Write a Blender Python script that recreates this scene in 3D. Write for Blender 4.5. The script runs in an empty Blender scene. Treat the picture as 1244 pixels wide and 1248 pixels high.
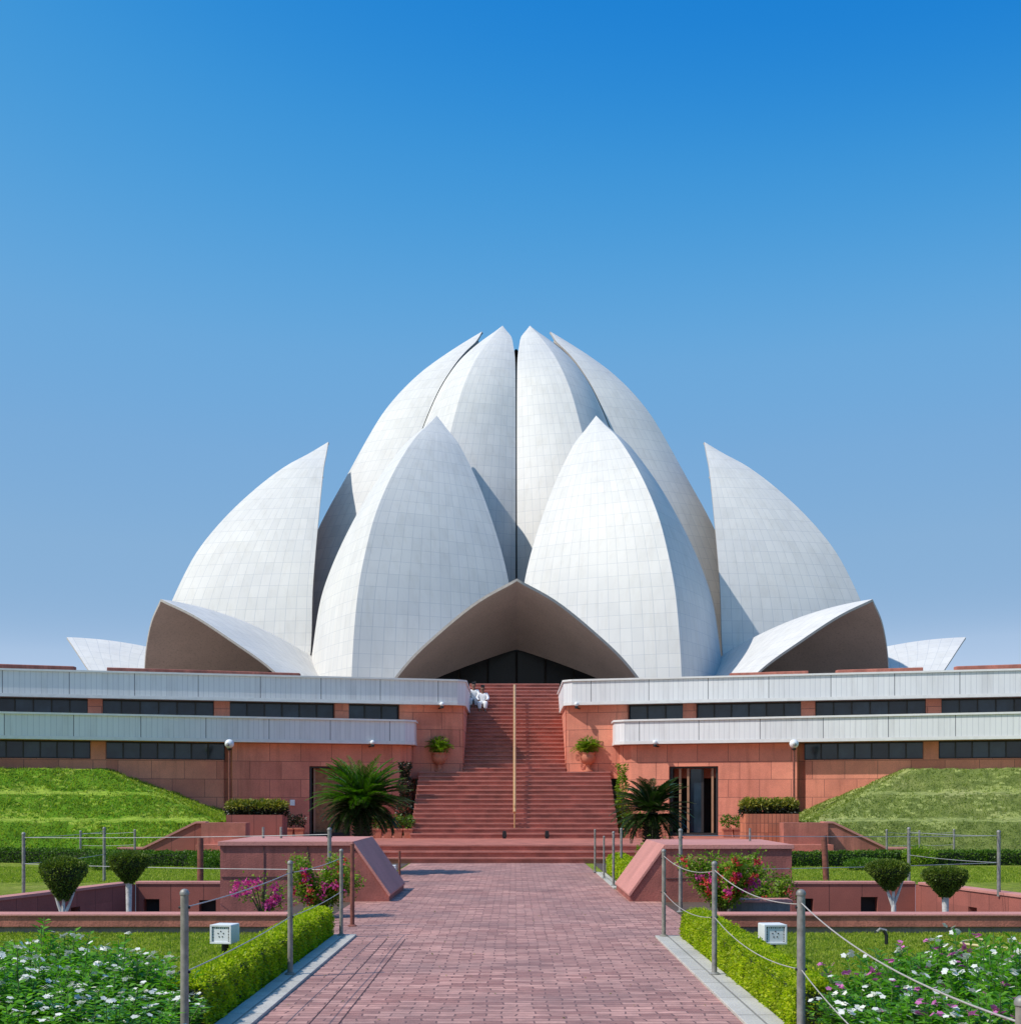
import bpy, bmesh, math, random
import numpy as np
from mathutils import Vector, Matrix
from mathutils.geometry import tessellate_polygon
R = math.radians
S = bpy.context.scene
C = S.collection
rng = np.random.default_rng(7)
random.seed(7)

# ------------------------------------------------------------------ camera
EYE = 1.6
cam = bpy.data.cameras.new('camera')
cam.sensor_fit = 'HORIZONTAL'; cam.sensor_width = 36.0; cam.lens = 36.0 * 1700 / 1244
cam.shift_x = -5 / 1244; cam.shift_y = 351 / 1244
cam.clip_start = 0.1; cam.clip_end = 6000
camo = bpy.data.objects.new('camera', cam); C.objects.link(camo)
camo.location = (0, 0, EYE); camo.rotation_euler = (math.pi / 2, 0, 0)
S.camera = camo

# ------------------------------------------------------------------ sky, sun, exposure
SUN_EL = R(50)
EXPO = 0.45
TO_SUN_H = Vector((-0.92, -0.39)).normalized()
to_sun = Vector((TO_SUN_H.x * math.cos(SUN_EL), TO_SUN_H.y * math.cos(SUN_EL), math.sin(SUN_EL)))
w = bpy.data.worlds.new('World'); S.world = w; w.use_nodes = True
wn = w.node_tree.nodes; wl = w.node_tree.links
sky = wn.new('ShaderNodeTexSky'); sky.sky_type = 'NISHITA'; sky.sun_disc = False
sky.sun_elevation = SUN_EL; sky.sun_rotation = math.atan2(TO_SUN_H.x, TO_SUN_H.y)
sky.air_density = 1.0; sky.dust_density = 0.9; sky.ozone_density = 2.6; sky.altitude = 200
hs = wn.new('ShaderNodeHueSaturation'); hs.inputs['Saturation'].default_value = 1.28
hs.inputs['Hue'].default_value = 0.495
wl.new(sky.outputs[0], hs.inputs['Color'])
sep = wn.new('ShaderNodeSeparateColor'); wl.new(hs.outputs[0], sep.inputs[0]); cmb = wn.new('ShaderNodeCombineColor')
def wmath(op, a, b):
    q = wn.new('ShaderNodeMath'); q.operation = op
    for i, v in enumerate((a, b)):
        if isinstance(v, (int, float)): q.inputs[i].default_value = v
        else: wl.new(v, q.inputs[i])
    return q.outputs[0]
K = 0.15 * 2 ** 0.33          # what one unit of sky shows as
cr = wn.new('ShaderNodeValToRGB'); cr.color_ramp.interpolation = 'B_SPLINE'
stops = [(.05, (.002, .16, .60)), (.08, (.008, .21, .65)), (.10, (.045, .305, .69)), (.125, (.105, .365, .71)), (.15, (.15, .395, .71)), (.20, (.19, .40, .69)), (.29, (.24, .435, .68)), (.5, (.29, .455, .69)), (1.0, (.9, .97, 1.1))]
el = cr.color_ramp.elements
el[0].position = stops[0][0]; el[1].position = stops[-1][0]
for p, c in stops[1:-1]: el.new(p)
for e, (p, c) in zip(el, stops): e.color = (*c, 1)
wl.new(wmath('MULTIPLY', sep.outputs[0], K), cr.inputs[0])
vm_ = wn.new('ShaderNodeVectorMath'); vm_.operation = 'SCALE'; vm_.inputs[3].default_value = 1 / (0.15 * 2 ** EXPO)
wl.new(cr.outputs[0], vm_.inputs[0]); wl.new(vm_.outputs[0], wn['Background'].inputs[0])
wn['Background'].inputs[1].default_value = 0.15
sun = bpy.data.lights.new('sun', 'SUN'); sun.energy = 2.85; sun.angle = R(0.5); sun.color = (1.0, 0.95, 0.87)
suno = bpy.data.objects.new('sun', sun); C.objects.link(suno); suno.location = (-40, -20, 60)
suno.rotation_euler = to_sun.to_track_quat('Z', 'Y').to_euler()
vs = S.view_settings; vs.view_transform = 'Standard'; vs.look = 'None'; vs.gamma = 1.0; vs.exposure = EXPO
vs.use_curve_mapping = False
S.cycles.use_denoising = True
S.cycles.max_bounces = 8

# ------------------------------------------------------------------ materials
def new_mat(name):
    m = bpy.data.materials.new(name); m.use_nodes = True
    return m, m.node_tree.nodes, m.node_tree.links, m.node_tree.nodes['Principled BSDF']

def mix(n, l, a, b, fac, mode='MIX'):
    x = n.new('ShaderNodeMix'); x.data_type = 'RGBA'; x.blend_type = mode
    for s, v in ((x.inputs[0], fac), (x.inputs[6], a), (x.inputs[7], b)):
        if hasattr(v, 'is_linked') or hasattr(v, 'links'): l.new(v, s)
        elif isinstance(v, (int, float)): s.default_value = v
        else: s.default_value = (*v, 1)
    return x.outputs[2]

def noise(n, l, vec, scale, detail=4, rough=.55):
    t = n.new('ShaderNodeTexNoise'); t.inputs['Scale'].default_value = scale
    t.inputs['Detail'].default_value = detail; t.inputs['Roughness'].default_value = rough
    if vec is not None: l.new(vec, t.inputs['Vector'])
    return t.outputs['Fac']

def ramp(n, l, fac, lo, hi):
    t = n.new('ShaderNodeMapRange'); t.inputs[1].default_value = lo; t.inputs[2].default_value = hi
    l.new(fac, t.inputs[0]); return t.outputs[0]

def bump(n, l, b, h, strength, dist):
    t = n.new('ShaderNodeBump'); t.inputs['Strength'].default_value = strength; t.inputs['Distance'].default_value = dist
    l.new(h, t.inputs['Height']); l.new(t.outputs[0], b.inputs['Normal'])

def stone(name, col, var=.25, rough=.75, scale=1.2, grain=40, bstr=.3, streak=True):
    m, n, l, b = new_mat(name)
    g = n.new('ShaderNodeNewGeometry').outputs['Position']
    f = ramp(n, l, noise(n, l, g, scale), .3, .7)
    c = mix(n, l, [x * (1 - var) for x in col], [min(1, x * (1 + var)) for x in col], f)
    f2 = noise(n, l, g, grain, 3)
    c = mix(n, l, c, [x * .6 for x in col], ramp(n, l, f2, .5, .85))
    if streak:
        mp = n.new('ShaderNodeMapping'); mp.inputs['Scale'].default_value = (3, 3, .35); l.new(g, mp.inputs[0])
        c = mix(n, l, c, [x * .55 for x in col], ramp(n, l, noise(n, l, mp.outputs[0], 1.6, 6, .7), .48, .78))
    l.new(c, b.inputs['Base Color']); b.inputs['Roughness'].default_value = rough
    bump(n, l, b, f2, bstr, .01)
    return m

def brickmat(name, col, mortar, bw, bh, ms=.01, off=.5, var=.2, rough=.7, nscale=1.5, bstr=.4, col2=None, grain=60, warp=0, streak=False, stain=None, stainlo=.55):
    m, n, l, b = new_mat(name)
    uv = n.new('ShaderNodeUVMap').outputs[0]
    g = n.new('ShaderNodeNewGeometry').outputs['Position']
    if warp:
        nt = n.new('ShaderNodeTexNoise'); nt.inputs['Scale'].default_value = 2.6; nt.inputs['Detail'].default_value = 3; l.new(g, nt.inputs['Vector'])
        vm = n.new('ShaderNodeVectorMath'); vm.operation = 'MULTIPLY_ADD'; l.new(nt.outputs['Color'], vm.inputs[0]); vm.inputs[1].default_value = (warp, warp, 0); l.new(uv, vm.inputs[2]); uv = vm.outputs[0]
    t = n.new('ShaderNodeTexBrick'); l.new(uv, t.inputs['Vector'])
    t.offset = off; t.inputs['Scale'].default_value = 1
    t.inputs['Brick Width'].default_value = bw; t.inputs['Row Height'].default_value = bh
    t.inputs['Mortar Size'].default_value = ms; t.inputs['Mortar Smooth'].default_value = .3
    t.inputs['Color1'].default_value = (*[x * (1 - var) for x in col], 1)
    c2 = col2 or [min(1, x * (1 + var)) for x in col]
    t.inputs['Color2'].default_value = (*c2, 1)
    t.inputs['Mortar'].default_value = (*mortar, 1)
    f = noise(n, l, g, nscale, 5)
    k = ramp(n, l, f, .25, .75)
    c = mix(n, l, t.outputs['Color'], mix(n, l, (.82, .82, .82), (1.16, 1.14, 1.12), k), 1.0, 'MULTIPLY')
    g2 = noise(n, l, g, grain, 3)
    c = mix(n, l, c, mix(n, l, (.8, .8, .8), (1.15, 1.15, 1.15), ramp(n, l, g2, .3, .7)), 1.0, 'MULTIPLY')
    if stain: c = mix(n, l, c, stain, ramp(n, l, noise(n, l, g, .7, 6, .7), stainlo, .95))
    if streak:
        mp = n.new('ShaderNodeMapping'); mp.inputs['Scale'].default_value = (2.2, 2.2, .22); l.new(g, mp.inputs[0])
        c = mix(n, l, c, mix(n, l, (1.03, 1.03, 1.03), (.68, .64, .62), ramp(n, l, noise(n, l, mp.outputs[0], 1.7, 6, .68), .52, .82)), 1.0, 'MULTIPLY')
    l.new(c, b.inputs['Base Color']); b.inputs['Roughness'].default_value = rough
    inv = n.new('ShaderNodeMath'); inv.operation = 'SUBTRACT'; inv.inputs[0].default_value = 1; l.new(t.outputs['Fac'], inv.inputs[1])
    ad = n.new('ShaderNodeMath'); ad.operation = 'MULTIPLY_ADD'; l.new(g2, ad.inputs[0]); ad.inputs[1].default_value = .35; l.new(inv.outputs[0], ad.inputs[2])
    bump(n, l, b, ad.outputs[0], bstr, .012)
    return m

def leafmat(name, c1, c2, rough=.5, trans=.35, tc=None):
    m, n, l, b = new_mat(name)
    g = n.new('ShaderNodeNewGeometry')
    r = g.outputs['Random Per Island']
    c = mix(n, l, c1, c2, r)
    f = noise(n, l, g.outputs['Position'], 3.0, 3)
    c = mix(n, l, c, mix(n, l, (.7, .75, .7), (1.25, 1.2, 1.1), ramp(n, l, f, .3, .7)), 1.0, 'MULTIPLY')
    l.new(c, b.inputs['Base Color']); b.inputs['Roughness'].default_value = rough
    b.inputs['Specular IOR Level'].default_value = .35
    if trans:
        tr = n.new('ShaderNodeBsdfTranslucent')
        l.new(mix(n, l, c, tc or (1.0, 1.25, .35), 1.0, 'MULTIPLY'), tr.inputs[0])
        ms = n.new('ShaderNodeMixShader'); ms.inputs[0].default_value = trans
        l.new(b.outputs[0], ms.inputs[1]); l.new(tr.outputs[0], ms.inputs[2])
        l.new(ms.outputs[0], n['Material Output'].inputs[0])
    return m

def plain(name, col, rough=.6, metal=0, nvar=.12, nscale=6, emit=0):
    m, n, l, b = new_mat(name)
    g = n.new('ShaderNodeNewGeometry').outputs['Position']
    f = ramp(n, l, noise(n, l, g, nscale, 5), .3, .7)
    l.new(mix(n, l, [x * (1 - nvar) for x in col], [min(1, x * (1 + nvar)) for x in col], f), b.inputs['Base Color'])
    b.inputs['Roughness'].default_value = rough; b.inputs['Metallic'].default_value = metal
    return m

SAND = (.70, .235, .155)
M = {}
M['sand_wall'] = brickmat('red_sandstone_cladding', SAND, (.27, .095, .07), .98, .56, .009, .37, .13, col2=(.78, .285, .185), rough=.8, stain=(.46, .14, .10), stainlo=.5, streak=True)
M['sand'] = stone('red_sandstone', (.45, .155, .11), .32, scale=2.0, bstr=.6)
M['sand_dark'] = stone('shaded_red_sandstone', (.34, .108, .085), .3, scale=2.2, bstr=.6)  # shade on the parapet fronts put into a darker copy of the sandstone
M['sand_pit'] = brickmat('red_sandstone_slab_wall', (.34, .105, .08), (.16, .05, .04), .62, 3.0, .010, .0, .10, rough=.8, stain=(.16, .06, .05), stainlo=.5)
M['sand_top'] = stone('sandstone_coping', (.56, .24, .20), .12, streak=False)
M['tread'] = stone('stair_sandstone', (.44, .145, .10), .30, scale=2.0, streak=False)
M['lip'] = stone('pale_tread_edge', (.47, .185, .15), .2, scale=2.5, streak=False)  # tread edges slightly paler than the step stone
M['paver'] = brickmat('red_sandstone_pavers', (.47, .21, .175), (.20, .095, .085), .23, .115, .007, .47, .28, col2=(.64, .34, .28), nscale=1.1, grain=9, bstr=1.0, stain=(.22, .135, .125), stainlo=.38, warp=.10)
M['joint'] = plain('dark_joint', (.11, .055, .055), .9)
M['kerb'] = brickmat('pale_concrete_kerb', (.52, .49, .44), (.25, .23, .2), 3, .9, .01, 0, .06, stain=(.3, .27, .23), stainlo=.5)
M['concrete'] = stone('grey_concrete', (.20, .17, .155), .25)
M['soil'] = stone('soil', (.10, .065, .045), .3, grain=25, streak=False)
M['brickwork'] = brickmat('terracotta_brickwork', (.56, .19, .10), (.30, .10, .06), .105, .26, .010, .0, .2, bstr=.6)

def petal_mat():
    m, n, l, b = new_mat('white_marble_cladding')
    uv = n.new('ShaderNodeUVMap').outputs[0]
    t = n.new('ShaderNodeTexBrick'); l.new(uv, t.inputs['Vector']); t.offset = 0.0
    t.inputs['Scale'].default_value = 1
    t.inputs['Brick Width'].default_value = .62; t.inputs['Row Height'].default_value = 1.0
    t.inputs['Mortar Size'].default_value = .020; t.inputs['Mortar Smooth'].default_value = .5
    t.inputs['Color1'].default_value = (.645, .635, .615, 1); t.inputs['Color2'].default_value = (.695, .68, .655, 1)
    t.inputs['Mortar'].default_value = (.505, .515, .53, 1)
    g = n.new('ShaderNodeNewGeometry').outputs['Position']
    k = ramp(n, l, noise(n, l, g, .22, 6, .6), .3, .7)
    c = mix(n, l, t.outputs['Color'], mix(n, l, (.93, .93, .94), (1.04, 1.03, 1.01), k), 1.0, 'MULTIPLY')
    mp = n.new('ShaderNodeMapping'); mp.inputs['Scale'].default_value = (1.2, 1.2, .16); l.new(g, mp.inputs[0])
    k2 = ramp(n, l, noise(n, l, mp.outputs[0], 1.4, 6, .7), .48, .8)
    c = mix(n, l, c, mix(n, l, (1.01, 1.01, 1.01), (.90, .885, .86), k2), 1.0, 'MULTIPLY')
    l.new(c, b.inputs['Base Color']); b.inputs['Roughness'].default_value = .55
    b.inputs['Specular IOR Level'].default_value = .3
    return m
M['petal'] = petal_mat()
M['pale_floor'] = stone('pale_marble_floor', (.30, .25, .23), .1, streak=False)
M['shell_in'] = stone('bush_hammered_concrete', (.53, .41, .35), .08, scale=.5, grain=8, streak=False)
M['shell_rim'] = plain('petal_rim_stone', (.48, .44, .40), .7)

def fascia_mat():
    m, n, l, b = new_mat('ribbed_white_cladding')
    uv = n.new('ShaderNodeUVMap').outputs[0]
    t = n.new('ShaderNodeTexBrick'); l.new(uv, t.inputs['Vector']); t.offset = 0
    t.inputs['Scale'].default_value = 1; t.inputs['Brick Width'].default_value = 1.92; t.inputs['Row Height'].default_value = 40
    t.inputs['Mortar Size'].default_value = .014; t.inputs['Mortar Smooth'].default_value = .2
    t.inputs['Color1'].default_value = (.73, .73, .74, 1); t.inputs['Color2'].default_value = (.79, .79, .795, 1)
    t.inputs['Mortar'].default_value = (.22, .22, .24, 1)
    r = n.new('ShaderNodeTexBrick'); l.new(uv, r.inputs['Vector']); r.offset = 0
    r.inputs['Scale'].default_value = 1; r.inputs['Brick Width'].default_value = .16; r.inputs['Row Height'].default_value = 40
    r.inputs['Mortar Size'].default_value = .012; r.inputs['Mortar Smooth'].default_value = .6
    r.inputs['Color1'].default_value = (1, 1, 1, 1); r.inputs['Color2'].default_value = (.95, .95, .96, 1); r.inputs['Mortar'].default_value = (.74, .75, .78, 1)
    c = mix(n, l, t.outputs['Color'], r.outputs['Color'], 1.0, 'MULTIPLY')
    g = n.new('ShaderNodeNewGeometry').outputs['Position']
    mp = n.new('ShaderNodeMapping'); mp.inputs['Scale'].default_value = (2.5, 2.5, .3); l.new(g, mp.inputs[0])
    c = mix(n, l, c, mix(n, l, (1.03, 1.03, 1.03), (.84, .83, .82), ramp(n, l, noise(n, l, mp.outputs[0], 1.5, 5, .65), .5, .8)), 1.0, 'MULTIPLY')
    l.new(c, b.inputs['Base Color']); b.inputs['Roughness'].default_value = .5
    return m
M['fascia'] = fascia_mat()
M['white'] = plain('white_coping', (.74, .73, .72), .5, nvar=.06)
M['whitepaint'] = plain('white_paint', (.78, .79, .80), .45, nvar=.05)
M['dark'] = plain('dark_interior', (.018, .017, .018), .8)
M['frame'] = plain('dark_bronze_frame', (.03, .027, .027), .45, .3)
def glass_mat():
    m, n, l, b = new_mat('tinted_glass')
    g = n.new('ShaderNodeNewGeometry').outputs['Position']
    isl = n.new('ShaderNodeNewGeometry').outputs['Random Per Island']
    f = ramp(n, l, noise(n, l, g, 1.7, 3), .35, .65)
    gc = mix(n, l, (.006, .012, .022), (.035, .065, .10), isl)
    l.new(mix(n, l, gc, mix(n, l, gc, (.5, .5, .5), 1.0, 'MULTIPLY'), f), b.inputs['Base Color'])
    b.inputs['Roughness'].default_value = .10; b.inputs['Specular IOR Level'].default_value = .42
    return m
M['glass'] = glass_mat()
M['dim_glazing'] = plain('dim_entrance_glazing', (.012, .014, .018), .5)
M['wood'] = plain('brown_door_wood', (.30, .14, .055), .6, nvar=.35, nscale=9)
M['tan'] = plain('tan_door_post', (.34, .19, .11), .5, nvar=.1)
M['brass'] = plain('golden_handrail', (.62, .36, .16), .4, .25, nvar=.1)
M['steel'] = plain('weathered_grey_metal', (.27, .26, .24), .55, .35, nvar=.3, nscale=20)
M['postwood'] = plain('weathered_grey_post', (.25, .23, .195), .7, .1, nvar=.3, nscale=16)
M['rust'] = plain('rust_red_metal', (.20, .065, .045), .75, nvar=.4, nscale=12)
M['rope'] = plain('pale_rope', (.40, .37, .34), .8, nvar=.2, nscale=30)
M['wire'] = plain('thin_steel_wire', (.42, .42, .42), .5, .3)
M['terra'] = plain('terracotta', (.50, .17, .10), .75, nvar=.18, nscale=10)
M['trunk'] = stone('dark_palm_bark', (.045, .032, .024), .4, scale=8, grain=50, bstr=1)
M['limewash'] = stone('whitewashed_bark', (.58, .55, .52), .25, scale=8, grain=30, streak=False)
M['twig'] = plain('green_brown_twig', (.12, .10, .045), .8)
M['hose'] = plain('pale_hose', (.60, .50, .27), .6)
M['black'] = plain('black_metal', (.012, .012, .012), .5)
M['hedge'] = leafmat('clipped_hedge_leaf', (.26, .38, .012), (.58, .62, .02), .5, .5)
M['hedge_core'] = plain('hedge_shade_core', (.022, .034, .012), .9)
M['backhedge'] = leafmat('back_hedge_leaf', (.055, .13, .012), (.13, .24, .02), .5, .3)
M['vinca'] = leafmat('periwinkle_leaf', (.07, .24, .02), (.22, .48, .05), .35, .45)
M['stem'] = plain('green_stem', (.10, .17, .04), .7)
M['petalwhite'] = leafmat('white_blossom', (.78, .78, .78), (.86, .86, .84), .6, .25, (1, 1, 1))
M['petalpink'] = leafmat('mauve_blossom', (.56, .12, .42), (.70, .24, .55), .6, .3, (1, .8, 1))
M['boug_red'] = leafmat('red_blossom', (.62, .03, .10), (.70, .10, .05), .6, .35, (1.2, .8, .8))
M['boug_mag'] = leafmat('magenta_blossom', (.60, .04, .30), (.66, .10, .36), .6, .35, (1.2, .7, 1))
M['shrub'] = leafmat('mid_green_shrub_leaf', (.05, .12, .014), (.17, .27, .03), .45, .35)
M['brightshrub'] = leafmat('bright_green_leaf', (.12, .24, .014), (.28, .38, .03), .45, .35)
M['croton'] = leafmat('croton_leaf', (.06, .11, .012), (.42, .36, .06), .4, .3)
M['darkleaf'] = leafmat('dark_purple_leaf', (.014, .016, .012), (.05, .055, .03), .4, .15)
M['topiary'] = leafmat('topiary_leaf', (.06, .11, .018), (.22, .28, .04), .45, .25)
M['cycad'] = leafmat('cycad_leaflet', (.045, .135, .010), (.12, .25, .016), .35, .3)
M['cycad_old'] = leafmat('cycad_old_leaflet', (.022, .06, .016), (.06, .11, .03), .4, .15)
M['blade'] = leafmat('grass_blade', (.21, .31, .025), (.42, .47, .065), .5, .45)
M['blade_dry'] = leafmat('dull_grass_blade', (.22, .29, .06), (.34, .40, .10), .55, .4)
M['skin'] = plain('skin', (.22, .11, .07), .6)
M['cloth'] = plain('white_cotton', (.80, .79, .78), .8, nvar=.04)
M['hair'] = plain('black_hair', (.01, .008, .007), .6)

def lawn_mat(name, a, b_, dry):
    m, n, l, b = new_mat(name)
    g = n.new('ShaderNodeNewGeometry').outputs['Position']
    c = mix(n, l, a, b_, ramp(n, l, noise(n, l, g, 22, 6, .7), .3, .7))
    c = mix(n, l, c, dry, ramp(n, l, noise(n, l, g, .6, 5, .6), .48, .85))
    c = mix(n, l, c, mix(n, l, (.6, .65, .6), (1.3, 1.25, 1.2), ramp(n, l, noise(n, l, g, 4.0, 4, .6), .3, .7)), 1.0, 'MULTIPLY')
    l.new(c, b.inputs['Base Color']); b.inputs['Roughness'].default_value = .9; b.inputs['Specular IOR Level'].default_value = .1
    bump(n, l, b, noise(n, l, g, 35, 6, .8), 1.0, .05)
    return m
M['lawn'] = lawn_mat('lawn_grass', (.19, .27, .03), (.34, .40, .055), (.42, .42, .11))
M['bench_l'] = lawn_mat('worn_lit_bench_grass', (.27, .44, .04), (.42, .56, .07), (.50, .56, .12))  # sunlight caught by the benches painted into the grass, along with some wear
M['bench_r'] = lawn_mat('worn_lit_dull_bench_grass', (.30, .37, .11), (.42, .46, .16), (.48, .48, .22))  # painted bench light and wear again, in a duller green
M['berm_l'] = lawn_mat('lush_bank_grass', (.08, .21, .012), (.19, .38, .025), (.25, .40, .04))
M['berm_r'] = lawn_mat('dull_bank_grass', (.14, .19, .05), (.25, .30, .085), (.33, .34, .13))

# ------------------------------------------------------------------ mesh helpers
def children(o): return [c for c in bpy.data.objects if c.parent == o]

def tag(o, label=None, cat=None, group=None, kind=None):
    if label: o['label'] = label
    if cat: o['category'] = cat
    if group: o['group'] = group
    if kind: o['kind'] = kind
    return o

def empty(name, loc, label=None, cat=None, group=None, rz=0.0):
    o = bpy.data.objects.new(name, None); C.objects.link(o); o.empty_display_size = .2
    o.location = loc; o.rotation_euler = (0, 0, rz)
    return tag(o, label, cat, group)

def link(name, me, parent=None, loc=(0, 0, 0)):
    o = bpy.data.objects.new(name, me); C.objects.link(o)
    if parent: o.parent = parent
    o.location = loc
    return o

def metric_uv(me):
    uvl = me.uv_layers.new(name='UVMap')
    nP = len(me.polygons)
    if nP == 0: return
    vco = np.empty(len(me.vertices) * 3); me.vertices.foreach_get('co', vco); vco = vco.reshape(-1, 3)
    li = np.empty(len(me.loops), dtype=np.int32); me.loops.foreach_get('vertex_index', li)
    nr = np.empty(nP * 3); me.polygons.foreach_get('normal', nr); nr = nr.reshape(-1, 3)
    tot = np.empty(nP, dtype=np.int32); me.polygons.foreach_get('loop_total', tot)
    N = np.repeat(nr, tot, axis=0); P = vco[li]
    hor = np.abs(N[:, 2]) > .85
    t = np.stack([-N[:, 1], N[:, 0]], 1); ln = np.linalg.norm(t, axis=1); ln[ln < 1e-6] = 1; t /= ln[:, None]
    u = np.where(hor, P[:, 0], P[:, 0] * t[:, 0] + P[:, 1] * t[:, 1])
    v = np.where(hor, P[:, 1], P[:, 2])
    uvl.data.foreach_set('uv', np.stack([u, v], 1).ravel())

class MB:
    """collects shapes in world metres and links them as ONE mesh object"""
    def __init__(s): s.v = []; s.f = []; s.T = None
    def add(s, vs, fs):
        k = len(s.v)
        s.v += [tuple(s.T(*p)) if s.T else tuple(p) for p in vs]
        s.f += [tuple(i + k for i in f) for f in fs]
        return s
    def box(s, x0, x1, y0, y1, z0, z1):
        vs = [(x, y, z) for z in (z0, z1) for (x, y) in ((x0, y0), (x1, y0), (x1, y1), (x0, y1))]
        return s.add(vs, [(0, 3, 2, 1), (4, 5, 6, 7), (0, 1, 5, 4), (1, 2, 6, 5), (2, 3, 7, 6), (3, 0, 4, 7)])
    def prism(s, poly, z0, z1):
        n = len(poly)
        vs = [(x, y, z0) for x, y in poly] + [(x, y, z1) for x, y in poly]
        return s.add(vs, [tuple(range(n))[::-1], tuple(range(n, 2 * n))] + [(i, (i + 1) % n, n + (i + 1) % n, n + i) for i in range(n)])
    def prism_y(s, poly, y0, y1):     # poly in (x, z)
        n = len(poly)
        vs = [(x, y0, z) for x, z in poly] + [(x, y1, z) for x, z in poly]
        return s.add(vs, [tuple(range(n)), tuple(range(n, 2 * n))[::-1]] + [(i, n + i, n + (i + 1) % n, (i + 1) % n) for i in range(n)])
    def tube(s, pts, r, seg=8, caps=True):
        pts = [Vector(p) for p in pts]; rs = r if isinstance(r, (list, tuple)) else [r] * len(pts)
        vs = []; fs = []; prev = None
        for i, p in enumerate(pts):
            d = (pts[min(i + 1, len(pts) - 1)] - pts[max(i - 1, 0)]).normalized()
            if prev is None:
                a = Vector((0, 0, 1)) if abs(d.z) < .9 else Vector((1, 0, 0)); u = d.cross(a).normalized()
            else: u = (prev - d * prev.dot(d)).normalized()
            prev = u; v2 = d.cross(u)
            for k in range(seg):
                a = 2 * math.pi * k / seg
                vs.append(tuple(p + (u * math.cos(a) + v2 * math.sin(a)) * rs[i]))
        for i in range(len(pts) - 1):
            for k in range(seg):
                fs.append((i * seg + k, i * seg + (k + 1) % seg, (i + 1) * seg + (k + 1) % seg, (i + 1) * seg + k))
        if caps:
            fs.append(tuple(range(seg))[::-1]); fs.append(tuple(range((len(pts) - 1) * seg, len(pts) * seg)))
        return s.add(vs, fs)
    def lathe(s, prof, c=(0, 0, 0), seg=24):
        vs = []; fs = []
        for (r, z) in prof:
            for k in range(seg):
                a = 2 * math.pi * k / seg; vs.append((c[0] + max(r, 1e-4) * math.cos(a), c[1] + max(r, 1e-4) * math.sin(a), c[2] + z))
        for i in range(len(prof) - 1):
            for k in range(seg):
                fs.append((i * seg + k, i * seg + (k + 1) % seg, (i + 1) * seg + (k + 1) % seg, (i + 1) * seg + k))
        fs.append(tuple(range(seg))[::-1]); fs.append(tuple(range((len(prof) - 1) * seg, len(prof) * seg)))
        return s.add(vs, fs)
    def panel(s, x0, x1, z0, z1, y0, y1, holes=()):
        """wall in the x-z plane from depth y0 (outer) to y1 with rectangular holes (x0,x1,z0,z1)"""
        xs = sorted({x0, x1, *[min(max(h[i], x0), x1) for h in holes for i in (0, 1)]})
        zs = sorted({z0, z1, *[min(max(h[i], z0), z1) for h in holes for i in (2, 3)]})
        def solid(i, j):
            if i < 0 or j < 0 or i >= len(xs) - 1 or j >= len(zs) - 1: return False
            cx = (xs[i] + xs[i + 1]) / 2; cz = (zs[j] + zs[j + 1]) / 2
            return not any(h[0] < cx < h[1] and h[2] < cz < h[3] for h in holes)
        for i in range(len(xs) - 1):
            for j in range(len(zs) - 1):
                if not solid(i, j): continue
                a, b, c, d = xs[i], xs[i + 1], zs[j], zs[j + 1]
                s.add([(a, y0, c), (b, y0, c), (b, y0, d), (a, y0, d)], [(0, 1, 2, 3)])
                s.add([(a, y1, c), (b, y1, c), (b, y1, d), (a, y1, d)], [(3, 2, 1, 0)])
                if not solid(i - 1, j): s.add([(a, y0, c), (a, y1, c), (a, y1, d), (a, y0, d)], [(3, 2, 1, 0)])
                if not solid(i + 1, j): s.add([(b, y0, c), (b, y1, c), (b, y1, d), (b, y0, d)], [(0, 1, 2, 3)])
                if not solid(i, j - 1): s.add([(a, y0, c), (b, y0, c), (b, y1, c), (a, y1, c)], [(3, 2, 1, 0)])
                if not solid(i, j + 1): s.add([(a, y0, d), (b, y0, d), (b, y1, d), (a, y1, d)], [(0, 1, 2, 3)])
        return s
    def build(s, name, mat, parent=None, bevel=0, smooth=False, merge=False):
        V = np.array(s.v, dtype=float)
        if parent: org = np.array(parent_world(parent))
        else: org = np.array([(V[:, 0].min() + V[:, 0].max()) / 2, (V[:, 1].min() + V[:, 1].max()) / 2, V[:, 2].min()])
        me = bpy.data.meshes.new(name)
        me.from_pydata([tuple(p) for p in V - org], [], s.f)
        bm = bmesh.new(); bm.from_mesh(me)
        if merge: bmesh.ops.remove_doubles(bm, verts=bm.verts, dist=1e-5)
        bmesh.ops.recalc_face_normals(bm, faces=bm.faces)
        if bevel: bmesh.ops.bevel(bm, geom=[e for e in bm.edges if e.is_manifold and e.calc_face_angle(0) > .5], offset=bevel, segments=2, affect='EDGES', profile=.6)
        bm.to_mesh(me); bm.free()
        metric_uv(me)
        me.materials.append(M[mat] if isinstance(mat, str) else mat)
        if smooth:
            me.polygons.foreach_set('use_smooth', [True] * len(me.polygons)); me.set_sharp_from_angle(angle=R(40))
        return link(name, me, parent, (0, 0, 0) if parent else org)

def parent_world(p):
    v = Vector(p.location)
    while p.parent: p = p.parent; v += Vector(p.location)
    return tuple(v)

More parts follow.
